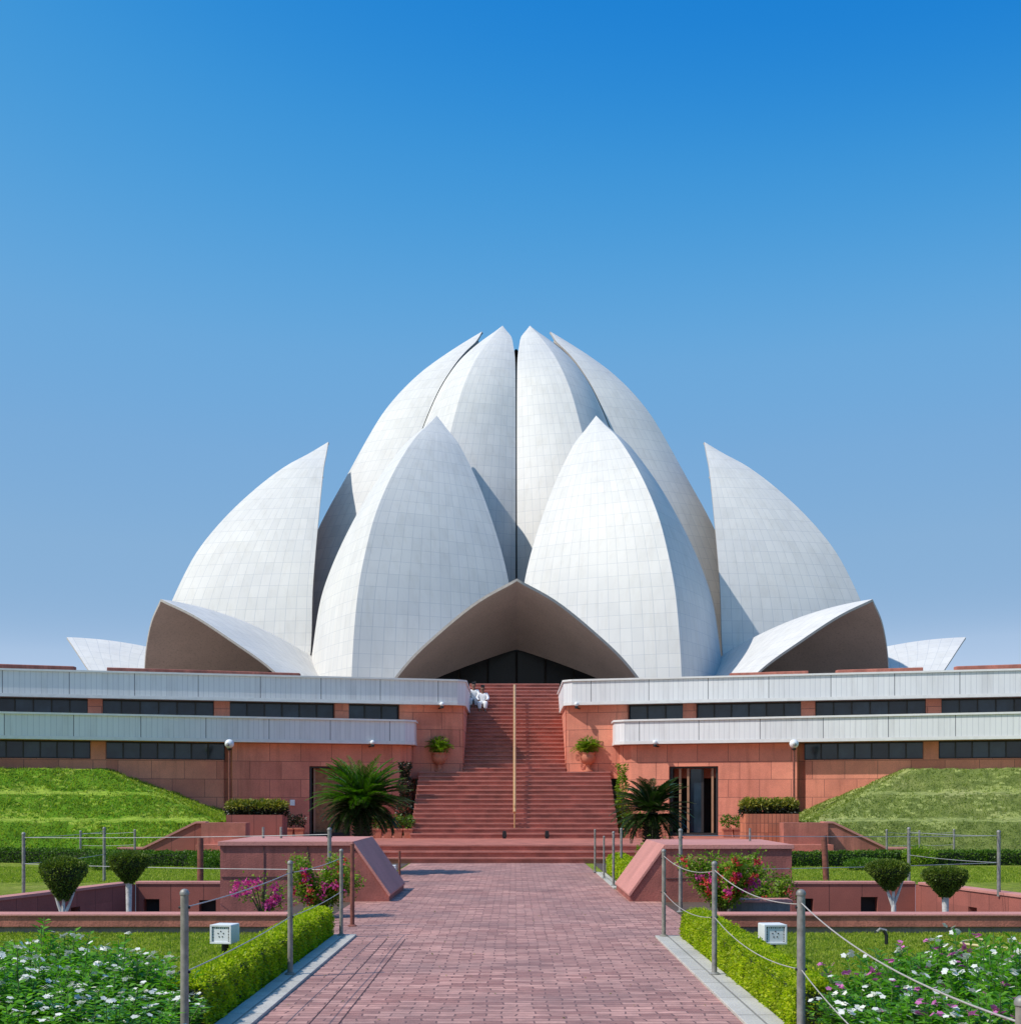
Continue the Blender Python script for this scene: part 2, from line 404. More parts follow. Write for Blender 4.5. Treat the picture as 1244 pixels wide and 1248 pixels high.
def np_mesh(name, V, F, mat, parent=None, loc=(0, 0, 0), smooth=False):
    me = bpy.data.meshes.new(name)
    nv, nf, k = len(V), len(F), F.shape[1]
    me.vertices.add(nv); me.loops.add(nf * k); me.polygons.add(nf)
    me.vertices.foreach_set('co', np.asarray(V, dtype=np.float32).ravel())
    me.loops.foreach_set('vertex_index', F.astype(np.int32).ravel())
    me.polygons.foreach_set('loop_start', np.arange(nf, dtype=np.int32) * k)
    me.update(calc_edges=True); me.validate()
    me.materials.append(M[mat])
    return link(name, me, parent, loc)

def unit(a): return a / np.maximum(np.linalg.norm(a, axis=1, keepdims=True), 1e-9)

def leaf_geo(P, D, L, W, up=None, fold=.18, flat=.6):
    """rhombic folded leaves at points P along directions D -> verts, quads"""
    n = len(P); D = unit(D)
    rnd = rng.normal(size=(n, 3)); U = np.tile([0, 0, 1.0], (n, 1)) if up is None else up
    U = unit(U * flat + rnd * (1 - flat) * .6)
    B = unit(np.cross(D, U)); N = np.cross(B, D)
    L = np.broadcast_to(L, (n,))[:, None]; W = np.broadcast_to(W, (n,))[:, None]
    mid = P + D * L * .45 
    V = np.stack([P, mid + B * W / 2 + N * W * fold, P + D * L - N * L * .08, mid - B * W / 2 + N * W * fold], 1).reshape(-1, 3)
    F = np.arange(n * 4).reshape(n, 4)
    return V, F

def fast_leaves(name, P, D, L, W, mat, parent, **k):
    V, F = leaf_geo(P, D, L, W, **k)
    return np_mesh(name, V, F, mat, parent)

def sph(n): return unit(rng.normal(size=(n, 3)))

def copy_tree(o, loc, rz=None, label=None, group=None, scale=None, cat=None):
    c = o.copy(); C.objects.link(c); c.location = loc
    if rz is not None: c.rotation_euler = (0, 0, rz)
    if scale: c.scale = scale if isinstance(scale, tuple) else (scale,) * 3
    if label: c['label'] = label
    if group: c['group'] = group
    if cat: c['category'] = cat
    for ch in children(o):
        d = ch.copy(); C.objects.link(d); d.parent = c
        for g in children(ch):
            e = g.copy(); C.objects.link(e); e.parent = d
    return c

# ------------------------------------------------------------------ ground, path, pits
PITL = [(-4.6, 26.4), (-7.17, 26.4), (-9.3, 17.0), (-3.3, 17.0), (-3.3, 21.8), (-4.6, 21.8)]
PITR = [(4.33, 26.4), (7.58, 26.4), (9.3, 17.0), (3.2, 17.0), (3.2, 21.8), (4.33, 21.8)]
outer = [(-900, -300), (900, -300), (900, 2500), (-900, 2500)]
loops = [[Vector((x, y, 0)) for x, y in p] for p in (outer, PITL, PITR)]
allp = [tuple(v) for lp in loops for v in lp]
tri = tessellate_polygon(loops)
me = bpy.data.meshes.new('lawn'); me.from_pydata(allp, [], [tuple(t) for t in tri])
bm = bmesh.new(); bm.from_mesh(me); bmesh.ops.recalc_face_normals(bm, faces=bm.faces)
if sum(f.normal.z for f in bm.faces) < 0: bmesh.ops.reverse_faces(bm, faces=bm.faces)
bm.to_mesh(me); bm.free(); metric_uv(me); me.materials.append(M['lawn'])
tag(link('lawn_ground', me), kind='structure')
for P_ in (PITL, PITR):
    b = MB(); b.add([(x, y, -.85) for x, y in P_], [tuple(range(6))]); tag(b.build('pit_floor', 'concrete'), kind='structure')

b = MB()
b.add([(-1.84, -5, .012), (1.62, -5, .012), (1.62, 16.2, .012), (2.28, 16.2, .012), (2.28, 22.2, .012), (1.78, 24.7, .012), (1.76, 35.0, .012), (-2.6, 35.0, .012), (-2.6, 28, .012), (-2.15, 24.7, .012), (-2.5, 22.2, .012), (-2.5, 16.2, .012), (-1.84, 16.2, .012)], [tuple(range(13))])
tag(b.build('paved_path', 'paver'), kind='structure')
b = MB()
for x in (-1.455, -1.245): b.box(x - .0035, x + .0035, 3, 15.9, .014, .016)
tag(b.build('path_joint', 'joint'), kind='structure')
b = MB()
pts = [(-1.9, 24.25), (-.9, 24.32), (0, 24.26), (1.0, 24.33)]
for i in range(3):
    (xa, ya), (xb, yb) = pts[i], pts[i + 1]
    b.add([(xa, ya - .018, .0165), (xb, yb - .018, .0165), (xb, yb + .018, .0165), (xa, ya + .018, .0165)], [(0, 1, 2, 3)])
tag(b.build('path_cross_strip', 'joint'), kind='structure')  # thin dark strip laid across the paving
for (x0, x1, y0, y1) in ((-2.10, -1.84, -3, 16.25), (1.62, 1.90, -3, 16.1), (1.76, 1.95, 24.9, 30.3)):
    b = MB(); y = y0
    while y < y1 - .01:
        e = min(y + .9, y1); b.box(x0, x1, y + .004, e - .004, -.05, .035); y = e
    tag(b.build('kerb', 'kerb', bevel=.006), kind='structure')
# soil under hedges and beds
for (x0, x1, y0, y1) in ((-5.3, -2.11, 7.6, 11.6), (1.91, 5.4, 7.6, 11.6), (-2.62, -2.11, 11.6, 16.4), (1.91, 2.42, 11.6, 16.4), (-3.29, -2.11, 16.45, 21.7), (2.29, 3.19, 16.45, 21.7), (-4.6, -2.65, 24.8, 34.9), (1.96, 4.3, 24.8, 34.9)):
    b = MB(); b.add([(x0, y0, .008), (x1, y0, .008), (x1, y1, .008), (x0, y1, .008)], [(0, 1, 2, 3)]); tag(b.build('bed_soil', 'soil'), kind='structure')

# sunken court walls
for s, P_ in ((-1, PITL), (1, PITR)):
    side = 'shaded' if s < 0 else 'sunlit'
    xi, xc, xo = (P_[0][0], P_[1][0], P_[2][0])
    t = empty('sunken_court_wall', ((xi + xc) / 2, 26.5, -.85),
              'low red sandstone wall round the sunken court left of the path, its angled wing in shade' if s < 0 else
              'low red sandstone wall round the sunken court right of the path, its angled wing sunlit', 'wall')
    b = MB()
    if s > 0: holes = [(4.45 + .9, 4.45 + .9, 0, 0)]; holes = [(5.37 - .02, 5.65, -.27, -.56), (6.55, 6.87, -.56, -.24)]; holes = [(5.35, 5.65, -.56, -.27), (6.55, 6.87, -.56, -.24)]
    else: holes = [(-7.02, -6.72, -.56, -.28), (-5.97, -5.65, -.58, -.30)]
    b.panel(min(xi, xc), max(xi, xc), -.85, 0.0, 26.4, 26.65, holes)
    b.build('back_wall', 'sand_pit', t)
    for h in holes:
        d = MB(); d.box(h[0], h[1], 26.60, 26.64, h[2], h[3]); d.build('niche', 'dark', t)
    # angled wing wall from (xc,26.4) to (xo,17)
    d = Vector((xo - xc, 17.0 - 26.4)); Ld = d.length; d.normalize(); nrm = Vector((-d.y, d.x)) * (1 if s < 0 else -1)
    if nrm.x * s < 0: nrm = -nrm
    def T(x, y, z, d=d, nrm=nrm, xc=xc): return (xc + d.x * x + nrm.x * y, 26.4 + d.y * x + nrm.y * y, z)
    b = MB(); b.T = T; hl = [(2.0, 2.3, -.56, -.27)]
    b.panel(0.0, Ld, -.85, 0.0, 0.003, .25, hl); b.build('wing_wall', 'sand_pit', t)
    d2 = MB(); d2.T = T; d2.box(2.0, 2.3, .20, .24, -.56, -.27); d2.build('niche', 'dark', t)
    b = MB(); b.box(min(xi, xc), max(xi, xc), 26.38, 26.68, .002, .05); b.build('coping', 'sand_top', t, bevel=.008)
    b = MB(); b.T = T; b.box(0.15, Ld, -.02, .27, .002, .052); b.build('coping', 'sand_top', t, bevel=.008)
    x0, x1 = (-12, -2.72) if s < 0 else (2.45, 12)
    t = empty('court_front_wall', ((x0 + x1) / 2, 16.85, 0), 'low front wall with pale pink top and grey base, behind the ' + ('white' if s < 0 else 'mauve and white') + ' periwinkles', 'wall')
    b = MB(); b.box(x0, x1, 16.72, 17.0, -.85, .075); b.build('base', 'concrete', t)
    b = MB(); b.box(x0, x1, 16.69, 17.03, .076, .205); b.build('face', 'sand', t, bevel=.006)
    b = MB(); b.box(x0, x1, 16.67, 17.05, .206, .232); b.build('coping', 'sand_top', t, bevel=.006)

# big parapet blocks flanking the path
for s in (-1, 1):
    xt, xb, xo, H_ = (-2.52, -1.96, -4.6, .92) if s < 0 else (2.34, 1.80, 4.33, .87)
    t = empty('parapet_block', ((xo + xb) / 2, 23.2, 0), ('shaded' if s < 0 else 'sunlit') + ' slope of the red sandstone parapet block ' + ('beside the pink bougainvillea with sparse twigs' if s < 0 else 'behind the dense red flowering shrub'), 'parapet')
    b = MB(); b.prism_y([(xo, -.85), (xo, H_ - .04), (xt, H_ - .04), (xb, .12), (xb, -.02), (xt, -.05)], 21.8, 24.7)
    b.build('block', 'sand_dark', t)
    b = MB()
    k = .045
    b.prism_y([(xo - s * -.03, H_ - .038), (xo - s * -.03, H_ + .03), (xt, H_ + .03), (xt, H_ - .038)], 21.76, 24.74)
    b.prism_y([(xt - s * .001, H_ - .036), (xt - s * .001, H_ + .03), (xb - s * .02, .13), (xb - s * .02, .10), (xb, .085)], 21.77, 24.73)
    b.build('coping', 'sand_top', t, bevel=.006)
    b = MB(); b.box(min(xo, xt) + .02, max(xo, xt) - .02, 21.785, 21.80, H_ * .42, H_ * .42 + .012)
    for q in (.33, .66): x = xo + (xt - xo) * q; b.box(x - .006, x + .006, 21.786, 21.80, -.3, H_ - .05)
    b.build('panel_joint', 'joint', t)

# ------------------------------------------------------------------ stairs and platform
t = empty('entrance_stairs', (0, 44, 0), 'broad red sandstone staircase rising to the dark opening under the middle canopy', 'stairs')
b = MB()
for i in range(2): b.box(-4.6, 4.6, 35.0 + .32 * i, 35.66, .15 * i + (.001 if i else 0), .15 * (i + 1))
b.build('front_steps', 'tread', t, bevel=.008)
b = MB(); b.box(-8.15, 8.15, 35.64, 46.0, 0, .45); b.build('platform', 'tread', t, bevel=.008)
b = MB(); r1 = .1475; z = .45
for i in range(14): b.box(-3.12, 3.12, 41.6 + .3 * i, 46.75, z + r1 * i, z + r1 * (i + 1))
b.build('lower_flight', 'tread', t, bevel=.006)
b = MB(); z = .45 + 14 * r1; r2 = .151
for i in range(23): b.box(-1.695, 1.695, 46.3 + .29 * i, 53.2, z + r2 * i, z + r2 * (i + 1))
b.build('upper_flight', 'tread', t, bevel=.006)
ZT = z + 23 * r2
# nosing shade lines are real: each riser is set back under a thin tread lip
ul = z
for rg in (0, 1, 2):
    b = MB()
    if rg == 0:
        for i in range(14): b.box(-3.12, 3.12, 41.6 + .3 * i - .03, 41.6 + .3 * i + .02, .45 + r1 * (i + 1) - .035, .45 + r1 * (i + 1) + .002)
    elif rg == 1:
        for i in range(23): b.box(-1.693, 1.693, 46.3 + .29 * i - .03, 46.3 + .29 * i + .02, ul + r2 * (i + 1) - .035, ul + r2 * (i + 1) + .002)
    else:
        for i in range(3): b.box(-4.6, 4.6, 35.0 + .32 * i - .035, 35.0 + .32 * i + .02, .15 * (i + 1) - .04, .15 * (i + 1) + .002)
    b.build('tread_lip', 'lip', t)

t = empty('stair_handrail', (0, 42, .5), 'golden handrail running up the middle of the stairs', 'handrail')
b = MB()
def stair_z(y): return .45 + (y - 41.6) / .3 * r1 if y < 45.8 else (2.52 if y < 46.3 else 2.52 + (y - 46.3) / .29 * r2)
pp = [(0, 41.9, stair_z(41.9) + .62), (0, 45.8, stair_z(45.8) + .78), (0, 46.3, stair_z(46.3) + .82), (0, 51.0, stair_z(51) + .82)]
b.tube(pp, .045, 8); b.build('rail', 'brass', t)
for y in (42.1, 44.0, 45.9, 47.7, 49.4, 50.9):
    b = MB(); b.tube([(0, y, stair_z(y) - .05), (0, y, stair_z(y) + .74)], .022, 8); b.build('baluster', 'brass', t)

for (x, lb) in ((-.30, 'west'), (.96, 'east')):
    t = empty('floodlight', (x, 41.35, .45), 'small black floodlight at the foot of the stairs, ' + ('near the handrail' if x < 0 else 'further from the handrail'), 'floodlight')
    b = MB(); b.box(x - .05, x + .05, 41.3, 41.4, .45, .50); b.build('foot', 'black', t)
    b = MB(); b.prism_y([(x - .07, .50), (x + .07, .50), (x + .05, .68), (x - .05, .68)], 41.28, 41.42); b.build('head', 'black', t, bevel=.01)

# ------------------------------------------------------------------ wings
Y0L, ML = 46.2, .364
Y0U, MU = 46.8, .29
def offX(off, Y0, m): return off * Y0 / (1700 + m * off)
for s in (-1, 1):
    wing = empty('stepped_wing', (s * 12, 44, 0),
                 ('shaded wing with brown wooden doorway, two pale cladding bands over red sandstone' if s < 0 else
                  'sunlit orange sandstone wing with open black doorway and two white cladding bands'), 'building')
    def frame(Y0, m, s=s):
        L = math.hypot(1, m); ax, ay = s / L, -m / L; nx, ny = -s * m / L, -1 / L     # n = outward
        def T(x, y, z): return (ax * x * 1.0 - nx * y, Y0 + ay * x - ny * y, z)       # x along facade (m), y depth inward
        return T, L
    TL, kL = frame(Y0L, ML); TU, kU = frame(Y0U, MU)
    lo = lambda off: offX(off, Y0L, ML) * kL
    up = lambda off: offX(off, Y0U, MU) * kU
    # lower wall
    d0, d1 = (lo(188), lo(248)) if s > 0 else (lo(200), lo(250))
    x0 = lo(142) if s > 0 else lo(139)
    wins = [(lo(351), lo(497)), (lo(516), lo(662))]
    pw = wins[1][1] - wins[1][0]; gap = wins[1][0] - wins[0][1]
    for q in range(3): wins.append((wins[-1][1] + gap, wins[-1][1] + gap + pw))
    xm = lo(344)
    b = MB(); b.T = TL
    b.panel(x0, xm, .40, 3.40, 0, .5, [(d0, d1, .2, 2.66)])
    b.panel(xm + .22, 30, -.1, 3.40, .22, .7, [(a, c, 2.83, 3.37) for a, c in wins])
    b.panel(xm, xm + .22, .2, 3.40, .46, .7)
    # return by the stairs: chamfer then straight back
    A = TL(x0, 0, 0); ch = (A[0] - s * .30, A[1] + .42)
    b.T = None
    b.prism([(A[0], A[1]), ch, (ch[0], 47.2), (ch[0] + s * .3, 47.2), (A[0] + s * .12, A[1] + .45)], .40, 3.40)
    b.build('lower_wall', 'sand_wall', wing)
    # windows lower
    def window(a, c, z0, z1, T, n, y):
        f = MB(); f.T = T
        f.box(a, c, y, y + .06, z1 - .05, z1); f.box(a, c, y, y + .06, z0, z0 + .04)
        for q in range(n + 1):
            x = a + (c - a) * q / n; f.box(max(a, x - .02), min(c, x + .02), y - .005, y + .065, z0 + .04, z1 - .05)
        fo = f.build('window', 'frame', wing)
        g = MB(); g.T = T
        for q in range(n): g.box(a + (c - a) * q / n + .004, a + (c - a) * (q + 1) / n - .004, y + .03 + .004 * (q % 2), y + .045 + .004 * (q % 2), z0 + .03, z1 - .03)
        g.build('pane', 'glass', fo)
    for a, c in wins: window(a, c, 2.83, 3.37, TL, 7, .34)
    # door
    door = MB(); door.T = TL
    door.box(d0, d0 + .10, .12, .3, .55, 2.60); door.box(d1 - .10, d1, .12, .3, .55, 2.60); door.box(d0, d1, .12, .3, 2.60, 2.66)
    door.box(d0, d1, .05, .5, .40, .55)
    do = door.build('door', 'frame', wing)
    if s > 0:
        for x in (d0 + .32, d0 + .58, d1 - .22):
            g = MB(); g.T = TL; g.box(x - .035, x + .035, .18, .26, .55, 2.60); g.build('door_post', 'tan', do)
        g = MB(); g.T = TL; g.box(d0 + .62, d0 + .98, .30, .32, .56, 2.58); g.build('door_leaf', 'glass', do)
        g = MB(); g.T = TL; g.box(d0 + .98, d0 + 1.06, .29, .34, .56, 2.58); g.build('leaf_edge', 'frame', do)
    else:
        g = MB(); g.T = TL
        for q in range(24): g.box(d0 + .12, d1 - .24, .34 + .01 * (q % 2), .40, .56 + q * .085, .56 + q * .085 + .083)
        g.build('door_leaf', 'wood', do)
        g = MB(); g.T = TL; g.box(d1 - .24, d1 - .18, .22, .36, .55, 2.60); g.box(d0 + .12, d0 + .17, .22, .33, .55, 2.60); g.build('door_post', 'tan', do)
    # dark room behind the openings
    g = MB(); g.T = TL; g.box(x0 + .6, 29, 1.6, 1.65, .3, 3.3); g.build('back_room', 'dark', wing)
    # lower cladding band
    def band(T, xs, z0, z1, chamf, end, back, name):
        """band with a chamfered inner end, then running back along the stairs"""
        A = T(xs, -.34, 0); B = T(30, -.34, 0); B2 = T(30, .1, 0)
        c1 = (A[0] - s * chamf, A[1] + chamf * 1.15)
        inn = T(xs + .3, .1, 0)
        poly = [(B[0], B[1]), (A[0], A[1]), c1, (c1[0], end), (c1[0] + s * back, end), (c1[0] + s * back, c1[1] + .25), (inn[0], inn[1]), (B2[0], B2[1])]
        b = MB(); b.prism(poly, z0 + .10, z1 - .06); b.build(name, 'fascia', wing)
        b = MB()
        def grow(k):
            A = T(xs, -.34 - k, 0); B = T(30, -.34 - k, 0)
            c1 = (A[0] - s * (chamf + k * .6), A[1] + chamf * 1.15 + k * .3)
            return [(B[0], B[1]), (A[0] - s * k * .2, A[1]), c1, (c1[0], end), (c1[0] + s * (back + k), end), (c1[0] + s * (back + k), c1[1] + .3), (inn[0], inn[1]), (B2[0], B2[1])]
        b.prism(grow(.05), z1 - .058, z1); b.build('coping', 'white', wing)
        b = MB(); b.prism(grow(.012), z0, z0 + .098); b.build('drip_edge', 'white', wing)
    band(TL, lo(137) if s > 0 else lo(137), 3.375, 4.16, .28, 47.0, .3, 'lower_cladding')
    # terrace deck behind the lower band
    a_, b_ = TL(lo(150), .0, 0), TL(30, .0, 0); c_, d_ = TU(30, .1, 0), TU(3.9, .1, 0)
    b = MB(); b.prism([a_[:2], b_[:2], c_[:2], d_[:2]], 3.85, 4.0); b.build('terrace_deck', 'concrete', wing)
    # upper wall
    winsU = [(up(221 - 83), up(205)), (up(221), up(349)), (up(366), up(501)), (up(520), up(655))] if s > 0 else [(up(140), up(202)), (up(219), up(347)), (up(366), up(502)), (up(520), up(655))]
    pw = winsU[-1][1] - winsU[-1][0]; gap = winsU[-1][0] - winsU[-2][1]
    for q in range(3): winsU.append((winsU[-1][1] + gap, winsU[-1][1] + gap + pw))
    xu = 1.72 * kU
    b = MB(); b.T = TU; b.panel(xu, 30, 2.3, 4.8, 0, .4, [(a, c, 4.05, 4.72) for a, c in winsU])
    b.T = None; A = TU(xu, 0, 0)
    b.prism([(s * 1.70, A[1] + .03), (s * 1.70, 53.2), (s * 2.1, 53.2), (s * 2.1, A[1] + .2)], .46, 4.8)
    b.build('upper_wall', 'sand_wall', wing)
    for i, (a, c) in enumerate(winsU): window(a, c, 4.05, 4.72, TU, 3 if i == 0 else 6, .2)
    g = MB(); g.T = TU; g.box(xu + .6, 29, 1.4, 1.45, 4.0, 4.8); g.build('back_room', 'dark', wing)
    band(TU, 1.98 * kU, 4.72, 5.56, .26, 52.9, .3, 'upper_cladding')
    a_, b_ = TU(2.6, .1, 0), TU(30, .1, 0)
    b = MB(); b.prism([a_[:2], b_[:2], (s * 30, 56), (s * 2.1, 56)], 5.1, 5.3); b.build('roof_deck', 'concrete', wing)
    # wall globes under the bands
    for (off, T, zz, nm) in (((177 if s < 0 else 175), TL, 3.38, 'lower'), ((92 if s < 0 else 79), TU, 4.70, 'upper')):
        x = lo(off) if nm == 'lower' else up(off)
        p = T(x, -.42, 0)
        g = empty('wall_lamp', (p[0], p[1], zz - .16), 'round white lamp under the %s cladding band of the %s wing' % (nm, 'shaded' if s < 0 else 'sunlit'), 'wall lamp')
        b = MB(); prof = [(.075 * math.sin(math.pi * q / 10), .075 - .075 * math.cos(math.pi * q / 10)) for q in range(11)]
        b.lathe(prof, (p[0], p[1], zz - .04), 16); b.build('globe', 'whitepaint', g, smooth=True)
        b = MB(); b.tube([(p[0], p[1], zz - .03), (p[0], p[1], zz - .10)], .06, 10)
        q = T(x, .02, 0); b.tube([(p[0], p[1], zz - .08), (q[0], q[1], zz - .08)], .025, 8); b.build('bracket', 'black', g)

# podium and roof parapets
t = empty('temple', (0, 115, 5.9), 'great white temple shaped like an opening lotus flower with marble petals', 'temple')
b = MB(); b.lathe([(61.8, -5.95), (61.8, 0.03)], (0, 115, 5.9), 90); b.build('podium', 'pale_floor', t)
n_lab = {-1: ['low red wall on the terrace roof at the shaded wing far end', 'long low red wall on the terrace roof before the shaded petals'],
         1: ['short low red wall on the roof nearest the staircase, sunlit side', 'low red wall on the roof below the dark canopy, sunlit side', 'low red wall on the roof at the sunlit wing far end']}
for s, rgs in ((-1, [(537, 720, 0), (262, 497, 1)]), (1, [(263, 358, 0), (393, 498, 1), (538, 720, 2)])):
    for (o0, o1, k) in rgs:
        P = []
        for o in (o0, o1):
            Y = 61.4 - .0108 * o; P.append((s * o * Y / 1700, Y))
        (xa, ya), (xb, yb) = P
        b = MB(); b.prism([(xa, ya), (xb, yb), (xb, yb + .35), (xa, ya + .35)], 5.9, 6.93)
        tag(b.build('roof_parapet', 'sand', bevel=.03), n_lab[s][k], 'parapet')

# ------------------------------------------------------------------ temple petals
def hermite(tab, z):
    """tab: rows (z, a, b...) descending in z; Catmull interpolation"""
    tab = [tuple(map(float, r)) for r in tab]; n = len(tab)
    z = max(min(z, tab[0][0]), tab[-1][0])
    i = 0
    while i < n - 2 and z < tab[i + 1][0]: i += 1
    p1, p2 = tab[i], tab[i + 1]; p0 = tab[max(i - 1, 0)]; p3 = tab[min(i + 2, n - 1)]
    h = p2[0] - p1[0]; u = (z - p1[0]) / h
    out = []
    for k in range(1, len(p1)):
        m1 = (p2[k] - p0[k]) / (p2[0] - p0[0]) * h; m2 = (p3[k] - p1[k]) / (p3[0] - p1[0]) * h
        out.append((2 * u**3 - 3 * u**2 + 1) * p1[k] + (u**3 - 2 * u**2 + u) * m1 + (-2 * u**3 + 3 * u**2) * p2[k] + (u**3 - u**2) * m2)
    return out
OR = [(29.0, 16.6), (27.9, 18.2), (26.8, 19.95), (25.0, 22.15), (22.5, 24.65), (19.9, 26.7), (17.5, 28.0), (15.1, 29.0), (12.5, 29.6), (9.4, 30.0), (5.0, 30.2)]
OE = [(29.0, 16.6, 0), (27.8, 17.2, 1.05), (26.3, 17.95, 2.35), (22.1, 19.3, 4.72), (16.6, 20.6, 6.85), (11.6, 21.1, 7.60), (5.0, 22.3, 8.0)]
IR = [(39.7, 3.2), (38.8, 4.5), (37.9, 5.75), (36.8, 7.2), (35.6, 8.65), (33.9, 10.35), (32.0, 11.9), (30.1, 13.1), (26.7, 15.0), (22.3, 17.4), (17, 19.5), (11.2, 21.0)]
IE = [(39.7, 3.2, 0), (39.1, 3.7, .50), (38.3, 4.45, 1.20), (37.2, 5.65, 1.80), (35.8, 6.95, 2.42), (33.3, 8.75, 3.12), (29.8, 10.55, 3.79), (24, 13.1, 4.72), (18, 15.0, 5.40), (11.2, 16.4, 5.90)]

def grid_mesh(name, halves, sharp_cols=True, thick=.35):
    """halves: list of (rows of points, rows of uv). Mesh with ridge shared, solidified inward"""
    me = bpy.data.meshes.new(name); bm = bmesh.new(); uvl = bm.loops.layers.uv.new('UVMap')
    for rows, uvs in halves:
        vv = [[bm.verts.new(p) for p in r] for r in rows]
        for i in range(len(rows) - 1):
            for j in range(len(rows[0]) - 1):
                q = [(i, j), (i, j + 1), (i + 1, j + 1), (i + 1, j)]
                try: f = bm.faces.new([vv[a][c] for a, c in q])
                except ValueError: continue
                f.smooth = True
                for lp, (a, c) in zip(f.loops, q): lp[uvl].uv = uvs[a][c]
    bmesh.ops.remove_doubles(bm, verts=bm.verts, dist=2e-3)
    bmesh.ops.dissolve_degenerate(bm, edges=bm.edges, dist=1e-4)
    bmesh.ops.recalc_face_normals(bm, faces=bm.faces)
    # outward = away from the axis / upward
    sgn = sum((f.normal.x * f.calc_center_median().x * .0 + f.normal.dot(Vector((0, -1, .6)))) * f.calc_area() for f in bm.faces)
    if sgn < 0: bmesh.ops.reverse_faces(bm, faces=bm.faces)
    bm.to_mesh(me); bm.free()
    me.set_sharp_from_angle(angle=R(22))
    cnt = {}
    for p in me.polygons:
        for k in p.edge_keys: cnt[k] = cnt.get(k, 0) + 1
    at = me.attributes.get('sharp_edge') or me.attributes.new('sharp_edge', 'BOOLEAN', 'EDGE')
    for e in me.edges:
        if cnt.get(tuple(sorted(e.vertices)), 0) == 1 or all(abs(me.vertices[v].co.x) < 2e-3 for v in e.vertices): at.data[e.index].value = True
    for k in ('petal', 'shell_in', 'shell_rim'): me.materials.append(M[k])
    o = link(name, me, temple)
    m = o.modifiers.new('thickness', 'SOLIDIFY'); m.thickness = thick; m.offset = -1; m.material_offset = 1; m.material_offset_rim = 2
    m.use_even_offset = False
    return o
temple = t
ZB = 5.9
def leaf_half(RT, ET, ztop, zb_fn, sgn, bulge, rows=44, cols=14, ntile=15):
    pts = []; uvs = []
    for i in range(rows + 1):
        r = []; uv = []
        for j in range(cols + 1):
            t_ = j / cols; zb = zb_fn(t_); z = ztop - (ztop - zb) * (i / rows) ** 1.25
            u = hermite(RT, z)[0]; e = hermite(ET, z)
            P = Vector((sgn * e[1] * t_, -(u + (e[0] - u) * t_), z))
            ch = Vector((sgn * e[1], -(e[0] - u), 0)); L = ch.length
            n = Vector((ch.y, -ch.x, 0)).normalized() if L > 1e-6 else Vector((0, -1, 0))
            if n.y > 0: n = -n
            P += n * (bulge * L * 4 * t_ * (1 - t_))
            r.append((P.x, P.y, P.z - ZB)); uv.append((t_ * ntile * .62 + (40 if sgn > 0 else 0), (ztop - z) * 1.15))
        pts.append(r); uvs.append(uv)
    return pts, uvs
zbO = lambda t_: 5.2 + 6.4 * t_ ** .58
outer_proto = grid_mesh('outer_petal', [leaf_half(OR, OE, 29.0, zbO, sg, .047) for sg in (-1, 1)], thick=.17)
inner_proto = grid_mesh('inner_petal', [leaf_half(IR, IE, 39.7, lambda t_: 11.25, sg, .07, ntile=10) for sg in (-1, 1)], thick=.17)

# entrance canopy: edge curve E(s), inner curve on the neighbouring outer petals
EE = [(0, 35.0, 0, 14.3), (-.2, 34.1, 2.3, 13.15), (-.4, 32.9, 4.6, 11.5), (-.6, 31.6, 6.6, 9.8), (-.8, 30.5, 8.15, 7.8), (-1, 29.5, 9.3, 5.2)]
def outer_facet(t_, z):          # point of the outer petal at +20 deg, its inner half, in canopy coordinates
    u = hermite(OR, z)[0]; e = hermite(OE, z)
    x, y = -e[1] * t_, -(u + (e[0] - u) * t_)
    ch = Vector((-e[1], -(e[0] - u), 0)); L = ch.length; n = Vector((ch.y, -ch.x, 0)).normalized()
    if n.y > 0: n = -n
    x += n.x * .047 * L * 4 * t_ * (1 - t_); y += n.y * .047 * L * 4 * t_ * (1 - t_)
    a = R(20); return Vector((x * math.cos(a) - y * math.sin(a), x * math.sin(a) + y * math.cos(a), z))
def canopy_half(sgn, rows=26, cols=20):
    pts = []; uvs = []
    for i in range(rows + 1):
        s_ = i / rows
        e = hermite(EE, -s_); E = Vector((e[1], -e[0], e[2]))
        K = outer_facet(1 - s_, zbO(1 - s_) + .12)
        if i == 0: K.x = 0
        d = K - E
        s2 = min(1, s_ + .03); s0 = max(0, s_ - .03)
        ea, eb = hermite(EE, -s0), hermite(EE, -s2); tE = Vector((eb[1] - ea[1], -(eb[0] - ea[0]), eb[2] - ea[2]))
        n = tE.cross(d).normalized()
        if n.z < 0: n = -n
        if i == 0: n = Vector((0, 0, 1))
        r = []; uv = []
        for j in range(cols + 1):
            t_ = j / cols; P = E + d * t_ + n * (d.length * .048 * (1 - .35 * s_) * 4 * t_ * (1 - t_))
            if i == 0: P.x = 0
            r.append((sgn * P.x, P.y, P.z - ZB)); uv.append((t_ * 14 * .62 + (40 if sgn > 0 else 0), s_ * 14))
        pts.append(r); uvs.append(uv)
    return pts, uvs
canopy_proto = grid_mesh('entrance_petal', [canopy_half(sg) for sg in (-1, 1)], thick=.15)
for k in range(9):
    for proto, off in ((outer_proto, 20), (inner_proto, 20), (canopy_proto, 0)):
        o = proto if k == 0 else proto.copy()
        if k: C.objects.link(o); o.parent = temple
        o.rotation_euler = (0, 0, R(off + 40 * k))
        if proto is canopy_proto and k in (2, 7): a = R(40 * k); o.location = (.6 * math.sin(a), -.6 * math.cos(a), 0)
        elif k: o.location = (0, 0, 0)
